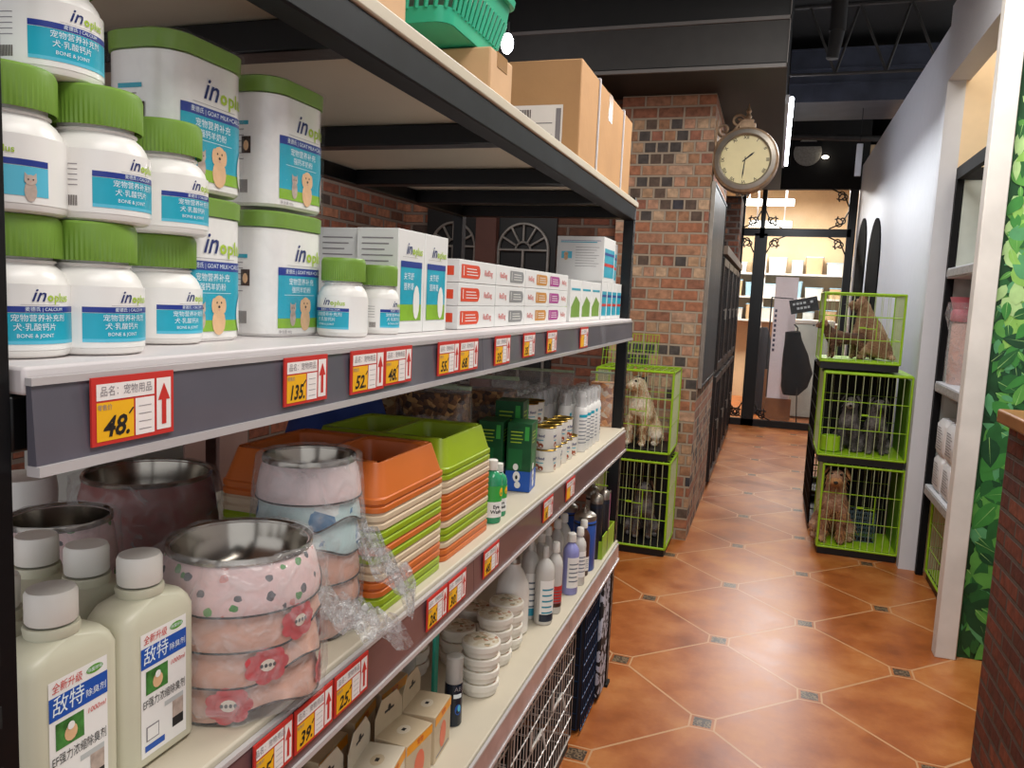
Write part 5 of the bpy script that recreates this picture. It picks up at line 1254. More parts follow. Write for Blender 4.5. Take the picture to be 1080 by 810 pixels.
for k, (u, v, dx, nm, kd) in enumerate(((455, 775, 0, 'farthest of the front row, next to the dark bottle', 0), (425, 800, 0, 'second of the front row', 0), (385, 860, 0, 'third of the front row with an orange-topped face', 1), (330, 930, 0, 'nearest of the front row, half out of the photo', 1))):
    p = Vector((0, YU(467, XE - .09, z4 + .05) - .055 - .112 * k, 0)); hang_box((XE - .105, p.y, z4), .075, .10 if k < 2 else .11, .105, 'pale card box with hanging tab, ' + nm, q((4, -5, 8, 3)[k]), kd)
y_ = YU(467, XE - .09, z4 + .05) - .03
for k, (dx, dy, nm) in enumerate(((-.125, .01, 'farthest of the rear row'), (-.13, -.12, 'second of the rear row'), (-.12, -.26, 'third of the rear row, its tab raised'), (-.13, -.40, 'nearest of the rear row'))):
    hang_box((XE - .115 + dx, y_ + dy, z4), .085, .11, .115, 'brown card box with hanging tab, ' + nm, q((-4, 6, 2, -6)[k]), 0)
# dark bottle with clear cap
m_nvb = mat('dark_navy_bottle', '18222f', .25, var=.1); m_amber = mat('amber_contents', '6a4228', .3, var=.2)
def bottle2(name, label, c, R, H, body, cap, lblm=None, lb=(.15, .6), shoulder=.74, pr=m_txt, group='bottles and jars on the lower shelf', neck=.4, capr=.5, rz=0., accent=None, pump=False):
    e = empty(name, label, 'bottle', c, rz, group)
    f = MB(); f.lathe([(R * .92, 0), (R, .004), (R, H * (shoulder - .06)), (R * .93, H * shoulder), (R * .65, H * (shoulder + .06)), (R * neck, H * (shoulder + .1)), (R * neck, H * (shoulder + .13))], 32, body); f.build('body', e)
    f = MB(); zc_ = H * (shoulder + .12); f.lathe([(R * capr, zc_), (R * capr * 1.03, zc_ + .002), (R * capr * .97, H * .985), (R * capr * .8, H)], 24, cap)
    if pump: f.cyl((0, 0, H), (0, 0, H * 1.08), R * .1, cap, 8); f.box(-R * .25, R * .25, -R * .25, R * .25, H * 1.08, H * 1.12, cap); f.cyl((0, 0, H * 1.1), (R * .8, 0, H * 1.09), R * .09, cap, 8)
    f.build('pump' if pump else 'cap', e)
    if lblm:
        f = MB(); g = on_cyl(R + .0004, q(-42), 0); w = R * 1.0
        f.rect(-w, w, H * lb[0], H * lb[1], g, lblm, 14)
        for k in range(5): f.rect(-w * .75, w * (.6 - .2 * (k % 2)), H * (lb[0] + (lb[1] - lb[0]) * (.2 + .14 * k)), H * (lb[0] + (lb[1] - lb[0]) * (.24 + .14 * k)), lift(g, .0003), pr, 6)
        if accent: f.rect(-w, w, H * lb[0], H * (lb[0] + (lb[1] - lb[0]) * .18), lift(g, .0004), accent, 14)
        f.build('label', e)
    return e
c = base(477, 767, z4, .02); Hd = P(477, 694, x=c.x).z - z4; Rd = 9.5 * S(c); print('DARK', c, Hd, Rd)
e = empty('foam_bottle', 'dark navy bottle with clear cap and blue print beside the card boxes', 'bottle', c, 0)
f = MB(); f.lathe([(Rd * .93, 0), (Rd, .003), (Rd, Hd * .6), (Rd * .9, Hd * .64)], 28, m_nvb); f.build('body', e)
f = MB(); f.lathe([(Rd * .5, Hd * .64), (Rd * .55, Hd * .9), (Rd * .3, Hd * .92)], 20, m_spr); f.build('nozzle', e)
f = MB(); f.lathe([(Rd * .96, Hd * .62), (Rd * .95, Hd * .98), (Rd * .8, Hd), (.0001, Hd)], 28, mat('frosted_cap', 'c9c6bf', .2, alpha=.6), cap=False); f.build('clear_cap', e)
f = MB(); g = on_cyl(Rd + .0004, q(-40), 0); f.rect(-Rd * .5, Rd * .5, Hd * .42, Hd * .48, g, m_txtw, 6); f.disc(.002, Hd * .25, Rd * .4, Hd * .08, g, m_blue); f.disc(.004, Hd * .27, Rd * .2, Hd * .05, lift(g, .0004), m_cyan2); f.text('AB', Hd * .09, lift(g, .0004), m_fine, cx=0, cy=Hd * .55); f.build('label', e)
# jars with printed lids
m_jar = mat('white_jar', 'e6e0d4', .4, var=.03); m_jarp = speckle_mat('printed_lid', [(0, 'e0d8c6'), (.45, 'd5c9b0'), (.72, 'c3a98a'), (.86, 'b9866a'), (.95, '8f8a6a')], 90, .5, .05)
def make_jar(R, H):
    e = empty('round_jar', 'x', 'jar')
    f = MB(); f.lathe([(R * .85, 0), (R * .9, .003), (R * .9, H * .5), (R * .86, H * .52)], 32, m_jar); f.build('body', e)
    f = MB(); f.lathe([(R * .97, H * .48), (R, H * .52), (R, H * .93), (R * .96, H)], 40, m_jar); f.build('lid', e)
    f = MB(); f.lathe([(R * .9, H + .0005), (.0001, H + .001)], 32, m_jarp, cap=False); f.build('lid_print', e); return e
c1 = base(505, 738, z4, .05); Rj = 20.5 * S(c1); Hj = (P(505, 690, x=c1.x + .02).z - z4) / 4; print('JAR', c1, Rj, Hj)
jar = make_jar(Rj, Hj); GJr = 'white round jars on the lower shelf'
stacks = [(c1, 4, 'nearest stack'), (base(520, 705, z4, Rj), 4, 'second stack'), (base(532, 688, z4, Rj), 4, 'third stack by the pump bottle'), (c1 + Vector((-.10, .13, 0)), 3, 'stack behind the nearest one'), (c1 + Vector((-.12, .27, 0)), 3, 'rear stack by the pump bottle'), (c1 + Vector((-.2, .02, 0)), 3, 'rearmost low stack')]
placed = []
for c, n, nm in stacks:
    c = Vector(c)
    for o_ in placed:
        d = c - o_
        if d.length < 2 * Rj + .002: c = o_ + (d.normalized() if d.length > 1e-4 else Vector((0, 1, 0))) * (2 * Rj + .002)
    placed.append(c.copy())
    for k in range(n): place(jar, (c.x, c.y, z4 + (Hj + .0012) * k), .3 * k, 'white round jar, %s from the bottom of the %s' % (ORD[k], nm), GJr)
print('JARS', placed)
# white shampoo bottle
c = base(538, 672, z4, .045); Rp = 17.5 * S(c); Hp = P(538, 592, x=c.x).z - z4; c.y = max(c.y, placed[2].y + Rj + Rp + .003); print('PUMP', c, Rp, Hp)
e = empty('lotion_bottle', 'large plain white bottle with a silver pump neck behind the jars', 'bottle', c, 0)
f = MB(); f.lathe([(Rp * .9, 0), (Rp, .006), (Rp, Hp * .55), (Rp * .92, Hp * .68), (Rp * .6, Hp * .82), (Rp * .42, Hp * .88), (Rp * .4, Hp * .93)], 36, mat('pearl_white', 'e8e2da', .25, var=.02)); f.build('body', e)
f = MB(); f.lathe([(Rp * .42, Hp * .93), (Rp * .44, Hp * .95), (Rp * .36, Hp * 1.0)], 20, m_sil); f.cyl((0, 0, Hp), (0, 0, Hp * 1.04), Rp * .1, m_sil, 8); f.box(-Rp * .3, Rp * .15, -Rp * .15, Rp * .15, Hp * 1.04, Hp * 1.08, m_sil); f.build('pump', e)
m_cloud = mat('translucent_white', 'cfcbc5', .25, var=.04, alpha=.95); m_lav = mat('lavender_lotion', '8f90c8', .3); m_brown = mat('brown_bottle', '4a2c22', .3); m_teal2 = mat('print_teal', '2f8fa8', .4); m_navyb = mat('print_midnight', '202a3a', .4)
m_blucan = mat('blue_can', '3558a8', .3, var=.06); m_pinkc = mat('pink_pack', 'e088b0', .4); m_limep = mat('lime_tray', '93b52c', .4)
y0s = c.y + Rp
S4 = []
def sb(u, v, wpx, vt, name, label, body, cap, **k):
    r0 = .02; c = base(u, v, z4, r0); R = wpx / 2 * S(c); c = base(u, v, z4, R); H = P(u, vt, x=c.x, ).z - z4
    for o_, ro in S4:
        d = c - o_; d.z = 0
        if d.length < R + ro + .001: c = o_ + (d.normalized()) * (R + ro + .0015)
    S4.append((c.copy(), R)); print('SB', label[:22], c, round(R, 3), round(H, 3))
    return bottle2(name, label, c, R, H, body, cap, **k)
S4.append((Vector((c.x, c.y, z4)), Rp))
for p_ in placed: S4.append((Vector(p_), Rj))
sb(572, 660, 20, 580, 'shampoo_bottle', 'clear-shouldered bottle with black-bordered teal label, nearest of the bottle group', m_cloud, m_cloud, lblm=m_lbl, lb=(.05, .58), accent=m_navyb, pr=m_teal2, neck=.3, capr=.32)
sb(560, 655, 19, 572, 'shampoo_bottle', 'second bottle with teal label, just behind the white lotion bottle', m_cloud, m_cloud, lblm=m_lbl, lb=(.05, .58), accent=m_teal2, neck=.3, capr=.32)
sb(583, 648, 16, 576, 'shampoo_bottle', 'cream bottle with dark red label between the teal-labelled and lavender ones', m_cloud, m_jugcap, lblm=m_red, lb=(.1, .4), accent=m_brown, capr=.5)
sb(600, 628, 17, 566, 'shampoo_bottle', 'lavender bottle with tall white label and white cap', m_lav, m_jugcap, lblm=m_lbl, lb=(.12, .62), capr=.55)
sb(609, 618, 14, 560, 'shampoo_bottle', 'bottle with white cap just behind the lavender one', m_cloud, m_jugcap, lblm=m_lbl, capr=.55)
sb(613, 608, 14, 552, 'shampoo_bottle', 'brown bottle with white cap beside the blue can', m_brown, m_jugcap, lblm=m_lbl, lb=(.1, .35), capr=.55)
for k, (u, v, vt) in enumerate(((568, 632, 565), (575, 622, 558), (585, 615, 551), (556, 640, 560), (592, 606, 545))):
    sb(u, v, 15, vt, 'small_bottle', 'cloudy grey capped bottle in the rear rows of the lower shelf, %s from the camera' % ORD[k], m_cloud, m_jugcap, lblm=None, capr=.55)
def bcan(u, v, w, vt, label, body, k):
    c = base(u, v, z4, .03); R = w / 2 * S(c); c = base(u, v, z4, R); H = P(u, vt, x=c.x).z - z4
    for o_, ro in S4:
        d = c - o_; d.z = 0
        if d.length < R + ro + .001: c = o_ + (d.normalized()) * (R + ro + .0015)
    S4.append((c.copy(), R)); e = empty('spray_can', label, 'can', c, 0, 'tall cans on the lower shelf'); print('CAN', c, R, H)
    f = MB(); f.lathe([(R * .94, 0), (R, .004), (R, H * .8), (R * .97, H * .82)], 32, body); f.build('body', e)
    f = MB(); f.lathe([(R * .96, H * .82), (R * .98, H * .84), (R * .96, H * .9), (R * .7, H * .94), (R * .3, H * .96), (R * .3, H)], 28, m_sil); f.build('top', e)
    f = MB(); 
    for i in range(14):
        a, b = PI * i / 14, PI * (i + 1) / 14; f.cyl((0, R * .5 * math.cos(a), H * .95 + R * .5 * math.sin(a)), (0, R * .5 * math.cos(b), H * .95 + R * .5 * math.sin(b)), R * .08, m_sil, 6)
    f.build('carry_loop', e)
    f = MB(); f.lathe([(R + .0005, H * .76), (R + .0005, H * .79)], 32, m_navyb, cap=False); f.build('stripe', e)
bcan(614, 604, 24, 541, 'big blue can with silver top standing before the lime tray', m_blucan, 0)
bcan(597, 588, 20, 531, 'second blue can, behind and to the left of the big one', m_blucan, 1)
bcan(626, 590, 14, 522, 'black can behind the blue ones', mat('charcoal_can', '26252a', .35), 2)
bcan(634, 584, 12, 518, 'slim black can next to the pink pack', mat('charcoal_can', '26252a', .35), 3)
bcan(622, 578, 14, 514, 'grey-topped can at the back by the far post', m_cloud, 4)
# pink pack, lime tray
pk = P(640, 574, z=z4)
f = MB(); f.box(-.015, .0, -.02, .025, 0, .2, m_pinkc); f.prism(rrect(.008, .03, .003), .2, .21, m_sil); o = f.build('pink_pack', loc=(XE - .03, 3.055, z4 + .012), bevel=.002); tag(o, 'narrow pink pack standing in the lime tray by the far post', 'pack')
f = MB(); tx0, tx1, ty0, ty1 = XE - .22, XE - .01, 2.86, 3.09
tx0 = XE - .08
f.box(tx0, tx1, ty0, ty1, 0, .006, m_limep)
f.prism([(tx1 - .004, ty0), (tx1, ty0), (tx1, ty1), (tx1 - .004, ty1)], .006, .09, m_limep); f.box(tx0, tx1 - .0045, ty1 - .004, ty1, .006, .09, m_limep); f.box(tx0, tx0 + .004, ty0, ty1 - .0045, .006, .09, m_limep); f.box(tx0 + .0045, tx1 - .0045, ty0, ty0 + .004, .006, .07, m_limep)
o = f.build('lime_tray', loc=(0, 0, z4)); tag(o, 'bright lime tray at the far end of the lower shelf', 'tray')
# brown-print packets at the back, teal comb
m_bwn = speckle_mat('brown_mottled', [(0, '4a2f22'), (.5, '6e4a35'), (.8, '9a7a5c')], 60)
for k in range(4):
    f = MB(); f.prism(rrect(.12, .1, .02), 0, .1 - .01 * k, m_bwn, rrect(.11, .09, .02)); f.box(-.05, .05, -.04, .04, .1 - .01 * k, .106 - .01 * k, m_kraft2); o = f.build('treat_pack', loc=(-.98 - .0 * k, 1.75 + .17 * k, z4)); tag(o, 'brown packet at the back of the lower shelf, %s from the camera' % ORD[k], 'packet', 'brown packets at the back of the lower shelf')
c = P(472, 752, z=z4)
f = MB(); x_, y_2 = XE - .17, 1.66; f.box(-.004, .004, -.012, .012, 0, .2, mat('teal_strip', '2fa08a', .35)); f.box(-.012, .012, -.02, .02, 0, .01, mat('teal_strip', '2fa08a', .35)); o = f.build('teal_comb', loc=(x_, y_2, z4), bevel=.002); tag(o, 'upright narrow teal strip behind the dark navy bottle', 'strip')
for k in range(2):
    bottle2('small_bottle', 'small cloudy white bottle behind the card boxes, %s' % ('nearer one', 'farther one')[k], (XE - .26, 1.62 + .075 * k, z4), .022, .12, m_cloud, m_cloud, capr=.9)

# ================================================================ cages under the rack
m_chr = mat('chrome_wire', 'c9c4bd', .3, .35, var=.1)
def grid(f, P0, U, V, nu, nv, r, m, r2=None, mh=None):
    """flat grid of wires from corner P0 along vectors U and V"""
    P0, U, V = Vector(P0), Vector(U), Vector(V)
    for i in range(nu + 1): f.cyl(P0 + U * i / nu, P0 + U * i / nu + V, r, m, 5)
    for j in range(nv + 1): f.cyl(P0 + V * j / nv, P0 + V * j / nv + U, r2 or r, mh or m, 5)
def wire_cage(label, cat, x0, x1, y0, y1, z0, z1, group=None, mw=None, mt=None, nx=12, ny=9, nz=3, r=.0015, name='wire_cage', tray=True, front='-y'):
    e = empty(name, label, cat, ((x0 + x1) / 2, (y0 + y1) / 2, z0), 0, group); hx, hy, H = (x1 - x0) / 2, (y1 - y0) / 2, z1 - z0; zt_ = .05 if tray else 0
    mw = mw or m_chr; mt = mt or mw
    def panel(nm, P0, U, V, nu, nv):
        f = MB(); grid(f, P0, U, V, nu, nv, r, mw, r * 1.5, mt)
        a, b, c_, d = Vector(P0), Vector(P0) + Vector(U), Vector(P0) + Vector(U) + Vector(V), Vector(P0) + Vector(V)
        for s_, t_ in ((a, b), (b, c_), (c_, d), (d, a)): f.cyl(s_, t_, r * 2.2, mt, 6)
        return f.build(nm, e)
    fr = panel('front_panel', (-hx, -hy, zt_), (2 * hx, 0, 0), (0, 0, H - zt_), nx, nz)
    panel('back_panel', (-hx, hy, zt_), (2 * hx, 0, 0), (0, 0, H - zt_), nx, nz)
    panel('side_panel', (-hx, -hy, zt_), (0, 2 * hy, 0), (0, 0, H - zt_), ny, nz); sd = panel('side_panel', (hx, -hy, zt_), (0, 2 * hy, 0), (0, 0, H - zt_), ny, nz)
    panel('roof_panel', (-hx, -hy, H), (2 * hx, 0, 0), (0, 2 * hy, 0), nx, 4)
    if tray:
        f = MB(); t = .003; f.box(-hx + .004, hx - .004, -hy + .002, hy - .002, .0, .006, m_black)
        for (a, b, c_, d) in ((-hx + .004, hx - .004, -hy + .002, -hy + .006), (-hx + .004, hx - .004, hy - .006, hy - .002), (-hx + .004, -hx + .008, -hy + .007, hy - .007), (hx - .008, hx - .004, -hy + .007, hy - .007)): f.box(a, b, c_, d, .006, zt_ - .004, m_black)
        f.build('tray', e)
    return e, hx, hy, H, zt_, fr, sd
ye0 = YU(608, -.56, .3)
print('CHROME', ye0)
yfar = min(ye0, 2.6)
for k, (a, b, nm) in enumerate(((yfar - .72, yfar, 'farther'), (yfar - 1.46, yfar - .74, 'nearer'))):
    e, hx, hy, H, zt_, fr, sd = wire_cage('large chrome wire cage under the lowest shelf, %s of two' % nm, 'cage', XB + .12, XF - .03, a, b, .0, .50, 'chrome cages under the rack', nx=16, ny=22, nz=6, r=.0016)
    f = MB(); 
    for yy in (-.12, .12): f.cyl((hx + .006, yy - .06, .3), (hx + .006, yy + .06, .3), .004, m_chr, 6); f.cyl((hx + .006, yy + .06, .3), (hx + .02, yy + .06, .24), .004, m_chr, 6); f.cyl((hx + .006, yy - .06, .3), (hx + .006, yy - .06, .36), .004, m_chr, 6)
    f.build('latch', sd)
    for yy in (-hy * .8, 0, hy * .75):
        f = MB(); grid(f, (-hx + .01, yy, .07), (2 * hx - .02, 0, 0), (0, 0, H - .1), 12, 5, .0015, m_chr); f.build('inner_grid', e)
# dark pet carrier with zebra trim
xz0, xz1 = -1.15, XF + .0
zy0, zy1 = 2.68, 3.07
e = empty('pet_carrier', 'dark blue-black pet carrier with zebra-striped end under the far end of the rack', 'carrier', ((xz0 + xz1) / 2, (zy0 + zy1) / 2, 0)); hx, hy = (xz1 - xz0) / 2, (zy1 - zy0) / 2
f = MB(); f.box(-hx, hx - .02, -hy + .02, hy, 0.01, .52, mat('midnight_cloth', '0f1420', .7)); f.build('body', e, .012)
f = MB(); f.box(hx - .018, hx, hy - .13, hy, .02, .54, zebra_mat()); f.build('zebra_trim', e, .006)
f = MB(); grid(f, (-hx, -hy + .012, .02), (2 * hx - .03, 0, 0), (0, 0, .5), 9, 8, .0025, mat('blue_wire', '1d3a5c', .35, .5)); grid(f, (hx - .014, -hy + .012, .02), (0, 2 * hy - .16, 0), (0, 0, .5), 7, 8, .0025, mat('blue_wire', '1d3a5c', .35, .5)); f.build('mesh_panel', e)

# ================================================================ green cages
m_gw = mat('lime_frame', '92bb22', .35, var=.05); m_gwire = mat('pale_wire', 'c6cfa4', .35, .2); m_gtray = mat('lime_pan', '93be1e', .4, var=.06); m_gside = mat('green_mesh_side', '5f8f1c', .4)
def green_cage(label, x0, x1, y0, y1, z0, z1, group, solid_roof=False, pan=True, sheet=False, panm=None):
    e, hx, hy, H, zt_, fr, sd = wire_cage(label, 'cage', x0, x1, y0, y1, z0, z1, group, m_gwire, m_gw, nx=11, ny=16, nz=3, r=.0019, name='pet_cage')
    f = MB(); w = .0075
    for (xa_, ya_) in ((-hx, -hy), (hx, -hy), (-hx, hy), (hx, hy)): f.cyl((xa_, ya_, zt_), (xa_, ya_, H), w, m_gw, 8)
    for zz in (zt_, H):
        f.cyl((-hx, -hy, zz), (hx, -hy, zz), w, m_gw, 8); f.cyl((-hx, hy, zz), (hx, hy, zz), w, m_gw, 8); f.cyl((-hx, -hy, zz), (-hx, hy, zz), w, m_gw, 8); f.cyl((hx, -hy, zz), (hx, hy, zz), w, m_gw, 8)
    f.build('frame', e)
    if solid_roof: f = MB(); f.box(-hx, hx, -hy, hy, H + .006, H + .012, m_gtray); f.box(-hx * .2, hx * .4, -hy * .3, -hy * .2, H + .012, H + .0125, m_black); f.build('roof_plate', e)
    if pan: f = MB(); f.box(-hx + .01, hx - .01, -hy + .008, hy - .01, zt_ + .008, zt_ + .014, panm or m_gtray); f.box(hx - .012, hx - .0095, -hy + .01, hy - .01, zt_ + .02, H - .02, m_gside) if solid_roof or pan == 2 else None; f.build('floor_pan', e)
    if sheet: f = MB(); f.box(-hx + .01, hx - .02, hy + .008, hy + .012, zt_ + .01, H - .01, m_blackm); f.build('added_dark_backing', e)  # black backing added to stand for the dark, shaded cage interior
    f = MB(); f.box(-.02, .02, -hy - .008, -hy - .003, H * .55, H * .57, m_gw); f.cyl((hx * .35, -hy - .006, H * .4), (hx * .35, -hy - .006, H * .7), .003, m_gw, 6); f.cyl((hx * .35, -hy - .006, H * .55), (hx * .1, -hy - .006, H * .55), .003, m_gw, 6); f.build('latch', fr)
    return e, z0 + zt_ + .014
GL = 'green dog cages beside the brick pillar'; GR = 'green dog cages by the right wall'
_, zl1 = green_cage('lime green cage on the floor beside the brick pillar, bottom of its stack', -1.02, -.535, 4.89, 5.29, 0.002, .60, GL, sheet=True, panm=m_black)
_, zl2 = green_cage('lime green cage with a cream and tan dog, upper of the stack beside the pillar', -1.03, -.548, 4.89, 5.29, .612, 1.17, GL, panm=m_black)
def P2(u, v, y): return P(u, v, y=y)
xa, xb = P2(861, 560, 5.44).x, P2(948, 560, 5.44).x
_, zr1 = green_cage('lime green cage with a shaggy tan dog, bottom of the right-hand stack', xa + .01, xb - .0, 5.44, 5.9, .002, .60, GR, pan=2, sheet=True)
xb = min(xb, .86)
ym = 5.43
xc_, xd_ = P2(866, 440, ym).x, P2(963, 440, ym).x; xd_ = min(xd_, .865)
_, zr2 = green_cage('lime green cage with two grey puppies, middle of the right-hand stack', xc_, xd_, ym, 5.93, .614, 1.20, GR, True, sheet=True)
xe_, xf2 = P2(868, 345, 5.45).x, P2(953, 345, 5.45).x
_, zr3 = green_cage('lime green cage with two brown puppies, top of the right-hand stack', xe_, xf2, 5.45, 5.88, 1.225, 1.71, GR)
# dark cages behind the right stack
for k in range(2):
    wire_cage('dark wire cage behind the green stack, %s one' % ('lower', 'upper')[k], 'cage', .36, .84, 6.0, 6.9, .002 + .6 * k, .59 + .6 * k, 'dark cages behind the green stack', m_black, m_black, nx=10, ny=18, nz=5, r=.0028)
wire_cage('small dark cage standing far back along the right wall', 'cage', .40, .86, 7.1, 7.7, .002, .62, None, mat('dull_green_wire', '5c6a2c', .5), mat('dull_green_wire', '5c6a2c', .5), nx=10, ny=12, nz=5, r=.003)
# folded green wire panel leaning on top of the left stack
for (u0, u1, nm) in ((618, 664, 'wide'), (664, 692, 'narrow')):
    yy = 5.02 if nm == 'wide' else 5.1
    a, b = P2(u0, 388, yy), P2(u1, 388, yy); t = P2(u0, 352, yy).z
    f = MB(); zb_ = 1.18; a.x = max(a.x, -1.03); 
    if b.x - a.x < .03: b.x = a.x + .12
    grid(f, (0, 0, 0), (b.x - a.x, 0, 0), (0, .06, max(.2, t - zb_)), 8, 4, .002, m_gw); o = f.build('cage_panel', loc=(a.x, yy, zb_)); tag(o, '%s folded lime wire panel leaning on top of the left cage stack' % nm, 'panel', 'folded panels on the left cages')
# lime water bowl in the middle cage
f = MB(); f.lathe([(.05, 0), (.062, .01), (.06, .1), (.052, .104), (.05, .03), (.0001, .02)], 28, m_gw, cap=False); o = f.build('feeding_cup', loc=(xc_ + .075, 5.52, zr2)); tag(o, 'bright lime feeding cup in the corner of the middle right cage', 'cup')
# grey basket in bottom cage
f = MB(); rx0, rx1 = xa + .17, xb - .06; f.box(0, .2, 0, .1, 0, .004, m_dgrey); grid(f, (0, 0, 0), (.2, 0, 0), (0, 0, .2), 8, 6, .003, mat('slate_plastic', '4e6068', .5)); grid(f, (0, .1, 0), (.2, 0, 0), (0, 0, .2), 8, 6, .003, mat('slate_plastic', '4e6068', .5))
o = f.build('slate_basket', loc=(rx0, 5.62, zr1 + .001)); tag(o, 'slate grey mesh basket at the back of the bottom right cage', 'basket')

# ================================================================ recess shelving on the right
XS = .96
m_dpost = mat('shelf_upright_black', '0c0c0e', .6, spec=.2)
e = empty('recess_rack', 'black-framed rack with white shelves standing in the wall recess', 'rack', (0, 0, 0))
for (x, y) in ((XS + .02, 5.28), (XS + .02, 4.16), (1.5, 5.28), (1.5, 4.16)): f = MB(); f.box(x - .02, x + .02, y - .02, y + .02, 0, 2.46, m_dpost); f.build('upright', e)
f = MB(); f.box(XS, XS + .03, 4.181, 5.259, 2.39, 2.46, m_blackm); f.build('top_rail', e)
f = MB(); f.box(1.001, 1.479, 5.262, 5.298, 2.39, 2.46, m_blackm); f.build('end_rail', e)
f = MB(); f.box(1.001, 1.479, 5.27, 5.278, .6, 2.389, mat('pale_back_panel', 'b7bdb6', .6)); f.build('end_panel', e)
f = MB(); f.box(1.505, 1.53, 4.19, 5.25, .6, 2.46, mat('pale_back_panel', 'b7bdb6', .6)); f.build('back_panel', e)
for z in (1.875, 1.205, .575):
    f = MB(); f.box(XS + .0, 1.5, 4.181, 5.259, z - .06, z, m_white); f.build('shelf_board', e, .003)
    f = MB(); f.box(XS - .006, XS - .001, 4.2, 5.24, z - .05, z - .01, mat('grey_print_rail', 'a4a09c', .5, var=.3, scale=60)); f.build('price_rail', e)
# pink-lidded bagged jar
c = Vector((1.075, min(5.12, YU(1000, 1.06, 1.4)), 1.2055))
e = empty('pink_tub', 'pink-lidded bucket wrapped in clear plastic on the recess rack', 'bucket', c)
f = MB(); f.lathe([(.085, 0), (.09, .01), (.088, .34), (.08, .36)], 36, mat('pale_pink_bucket', 'd9b3a8', .35, var=.06)); f.build('bucket', e)
f = MB(); f.lathe([(.094, .36), (.1, .37), (.1, .41), (.09, .43), (.11, .5), (.0001, .5)], 36, mat('dusty_rose_lid', 'c86f7c', .4, var=.06), cap=False); f.build('lid', e)
f = MB(); f.lathe([(.1, .002), (.105, .1), (.102, .3), (.12, .40), (.115, .47)], 40, m_film, wob=lambda a, z: 1 + .05 * math.sin(7 * a + z * 30) + .03 * math.sin(15 * a), cap=False); f.build('plastic_wrap', e)
# white sacks
m_sack = mat('white_sack', 'dcdada', .6, var=.03, bump=.6, bscale=14); n = 0
for j in range(2):
    for k in range(2 if j else 3):
        f = MB(); L, W_, H = .24, .30, .21
        f.loft([r3(W_ * .9, L * .9, .03, 0, 5), r3(W_, L, .04, .03, 5), r3(W_, L, .04, H - .03, 5), r3(W_ * .88, L * .88, .04, H, 5)], m_sack)
        F = on_x(W_ / 2 + .001, 0, 0)
        G = lambda x, y, e_=0.: (-W_ / 2 - .001 - e_, -x, y)
        for t in range(9): f.rect(-L * .3, L * (.3 - .1 * (t % 3)), .04 + .015 * t, .045 + .015 * t, G, m_fine)
        o = f.build('white_sack', loc=(1.125, min(5.07, YU(976, .98, .8) - .10) - .26 * k, .5755 + (H + .002) * j)); tag(o, 'white printed sack on the lower recess shelf, %s layer, %s from the white post' % (('bottom', 'top')[j], ORD[k]), 'sack', 'white sacks in the recess')
f = MB(); f.loft([r3(.16, .3, .03, 0), r3(.18, .32, .04, .05), r3(.1, .3, .03, .13)], mat('grey_cloth', '8f9094', .8, var=.1)); o = f.build('folded_cloth', loc=(1.1, 4.75, 1.8755)); tag(o, 'grey folded cloth on the top recess shelf', 'cloth')
f = MB(); f.prism([(-.03, -.05), (.03, -.05), (.03, .05), (-.03, .05)], 0, .02, mat('purple_plastic', '3a2f5c', .4)); f.add([(0, -.05, .02), (0, .05, .02), (0, .05, .2), (.02, -.05, .02), (.02, .05, .02), (.02, .05, .2)], [(0, 2, 1), (3, 4, 5), (0, 3, 5, 2), (1, 2, 5, 4), (0, 1, 4, 3)], mat('purple_plastic', '3a2f5c', .4)); o = f.build('purple_stand', loc=(1.02, 4.45, 1.8755)); tag(o, 'dark purple wedge-shaped stand on the top recess shelf', 'stand')
green_cage('green wire cage under the recess rack on the floor', XS - .0 + .003 + .04, 1.45, 4.22, 5.2, .004, .50, None)
# small switch plate on the jamb wall
f = MB(); p = P(951, 352, x=.93); f.box(.922, .9299, p.y - .03, p.y + .03, p.z - .05, p.z + .05, m_white); f.box(.9205, .922, p.y - .012, p.y + .012, p.z - .02, p.z + .02, m_fine); o = f.build('wall_switch', bevel=.002); tag(o, 'small white switch plate on the right wall above the cages', 'switch')

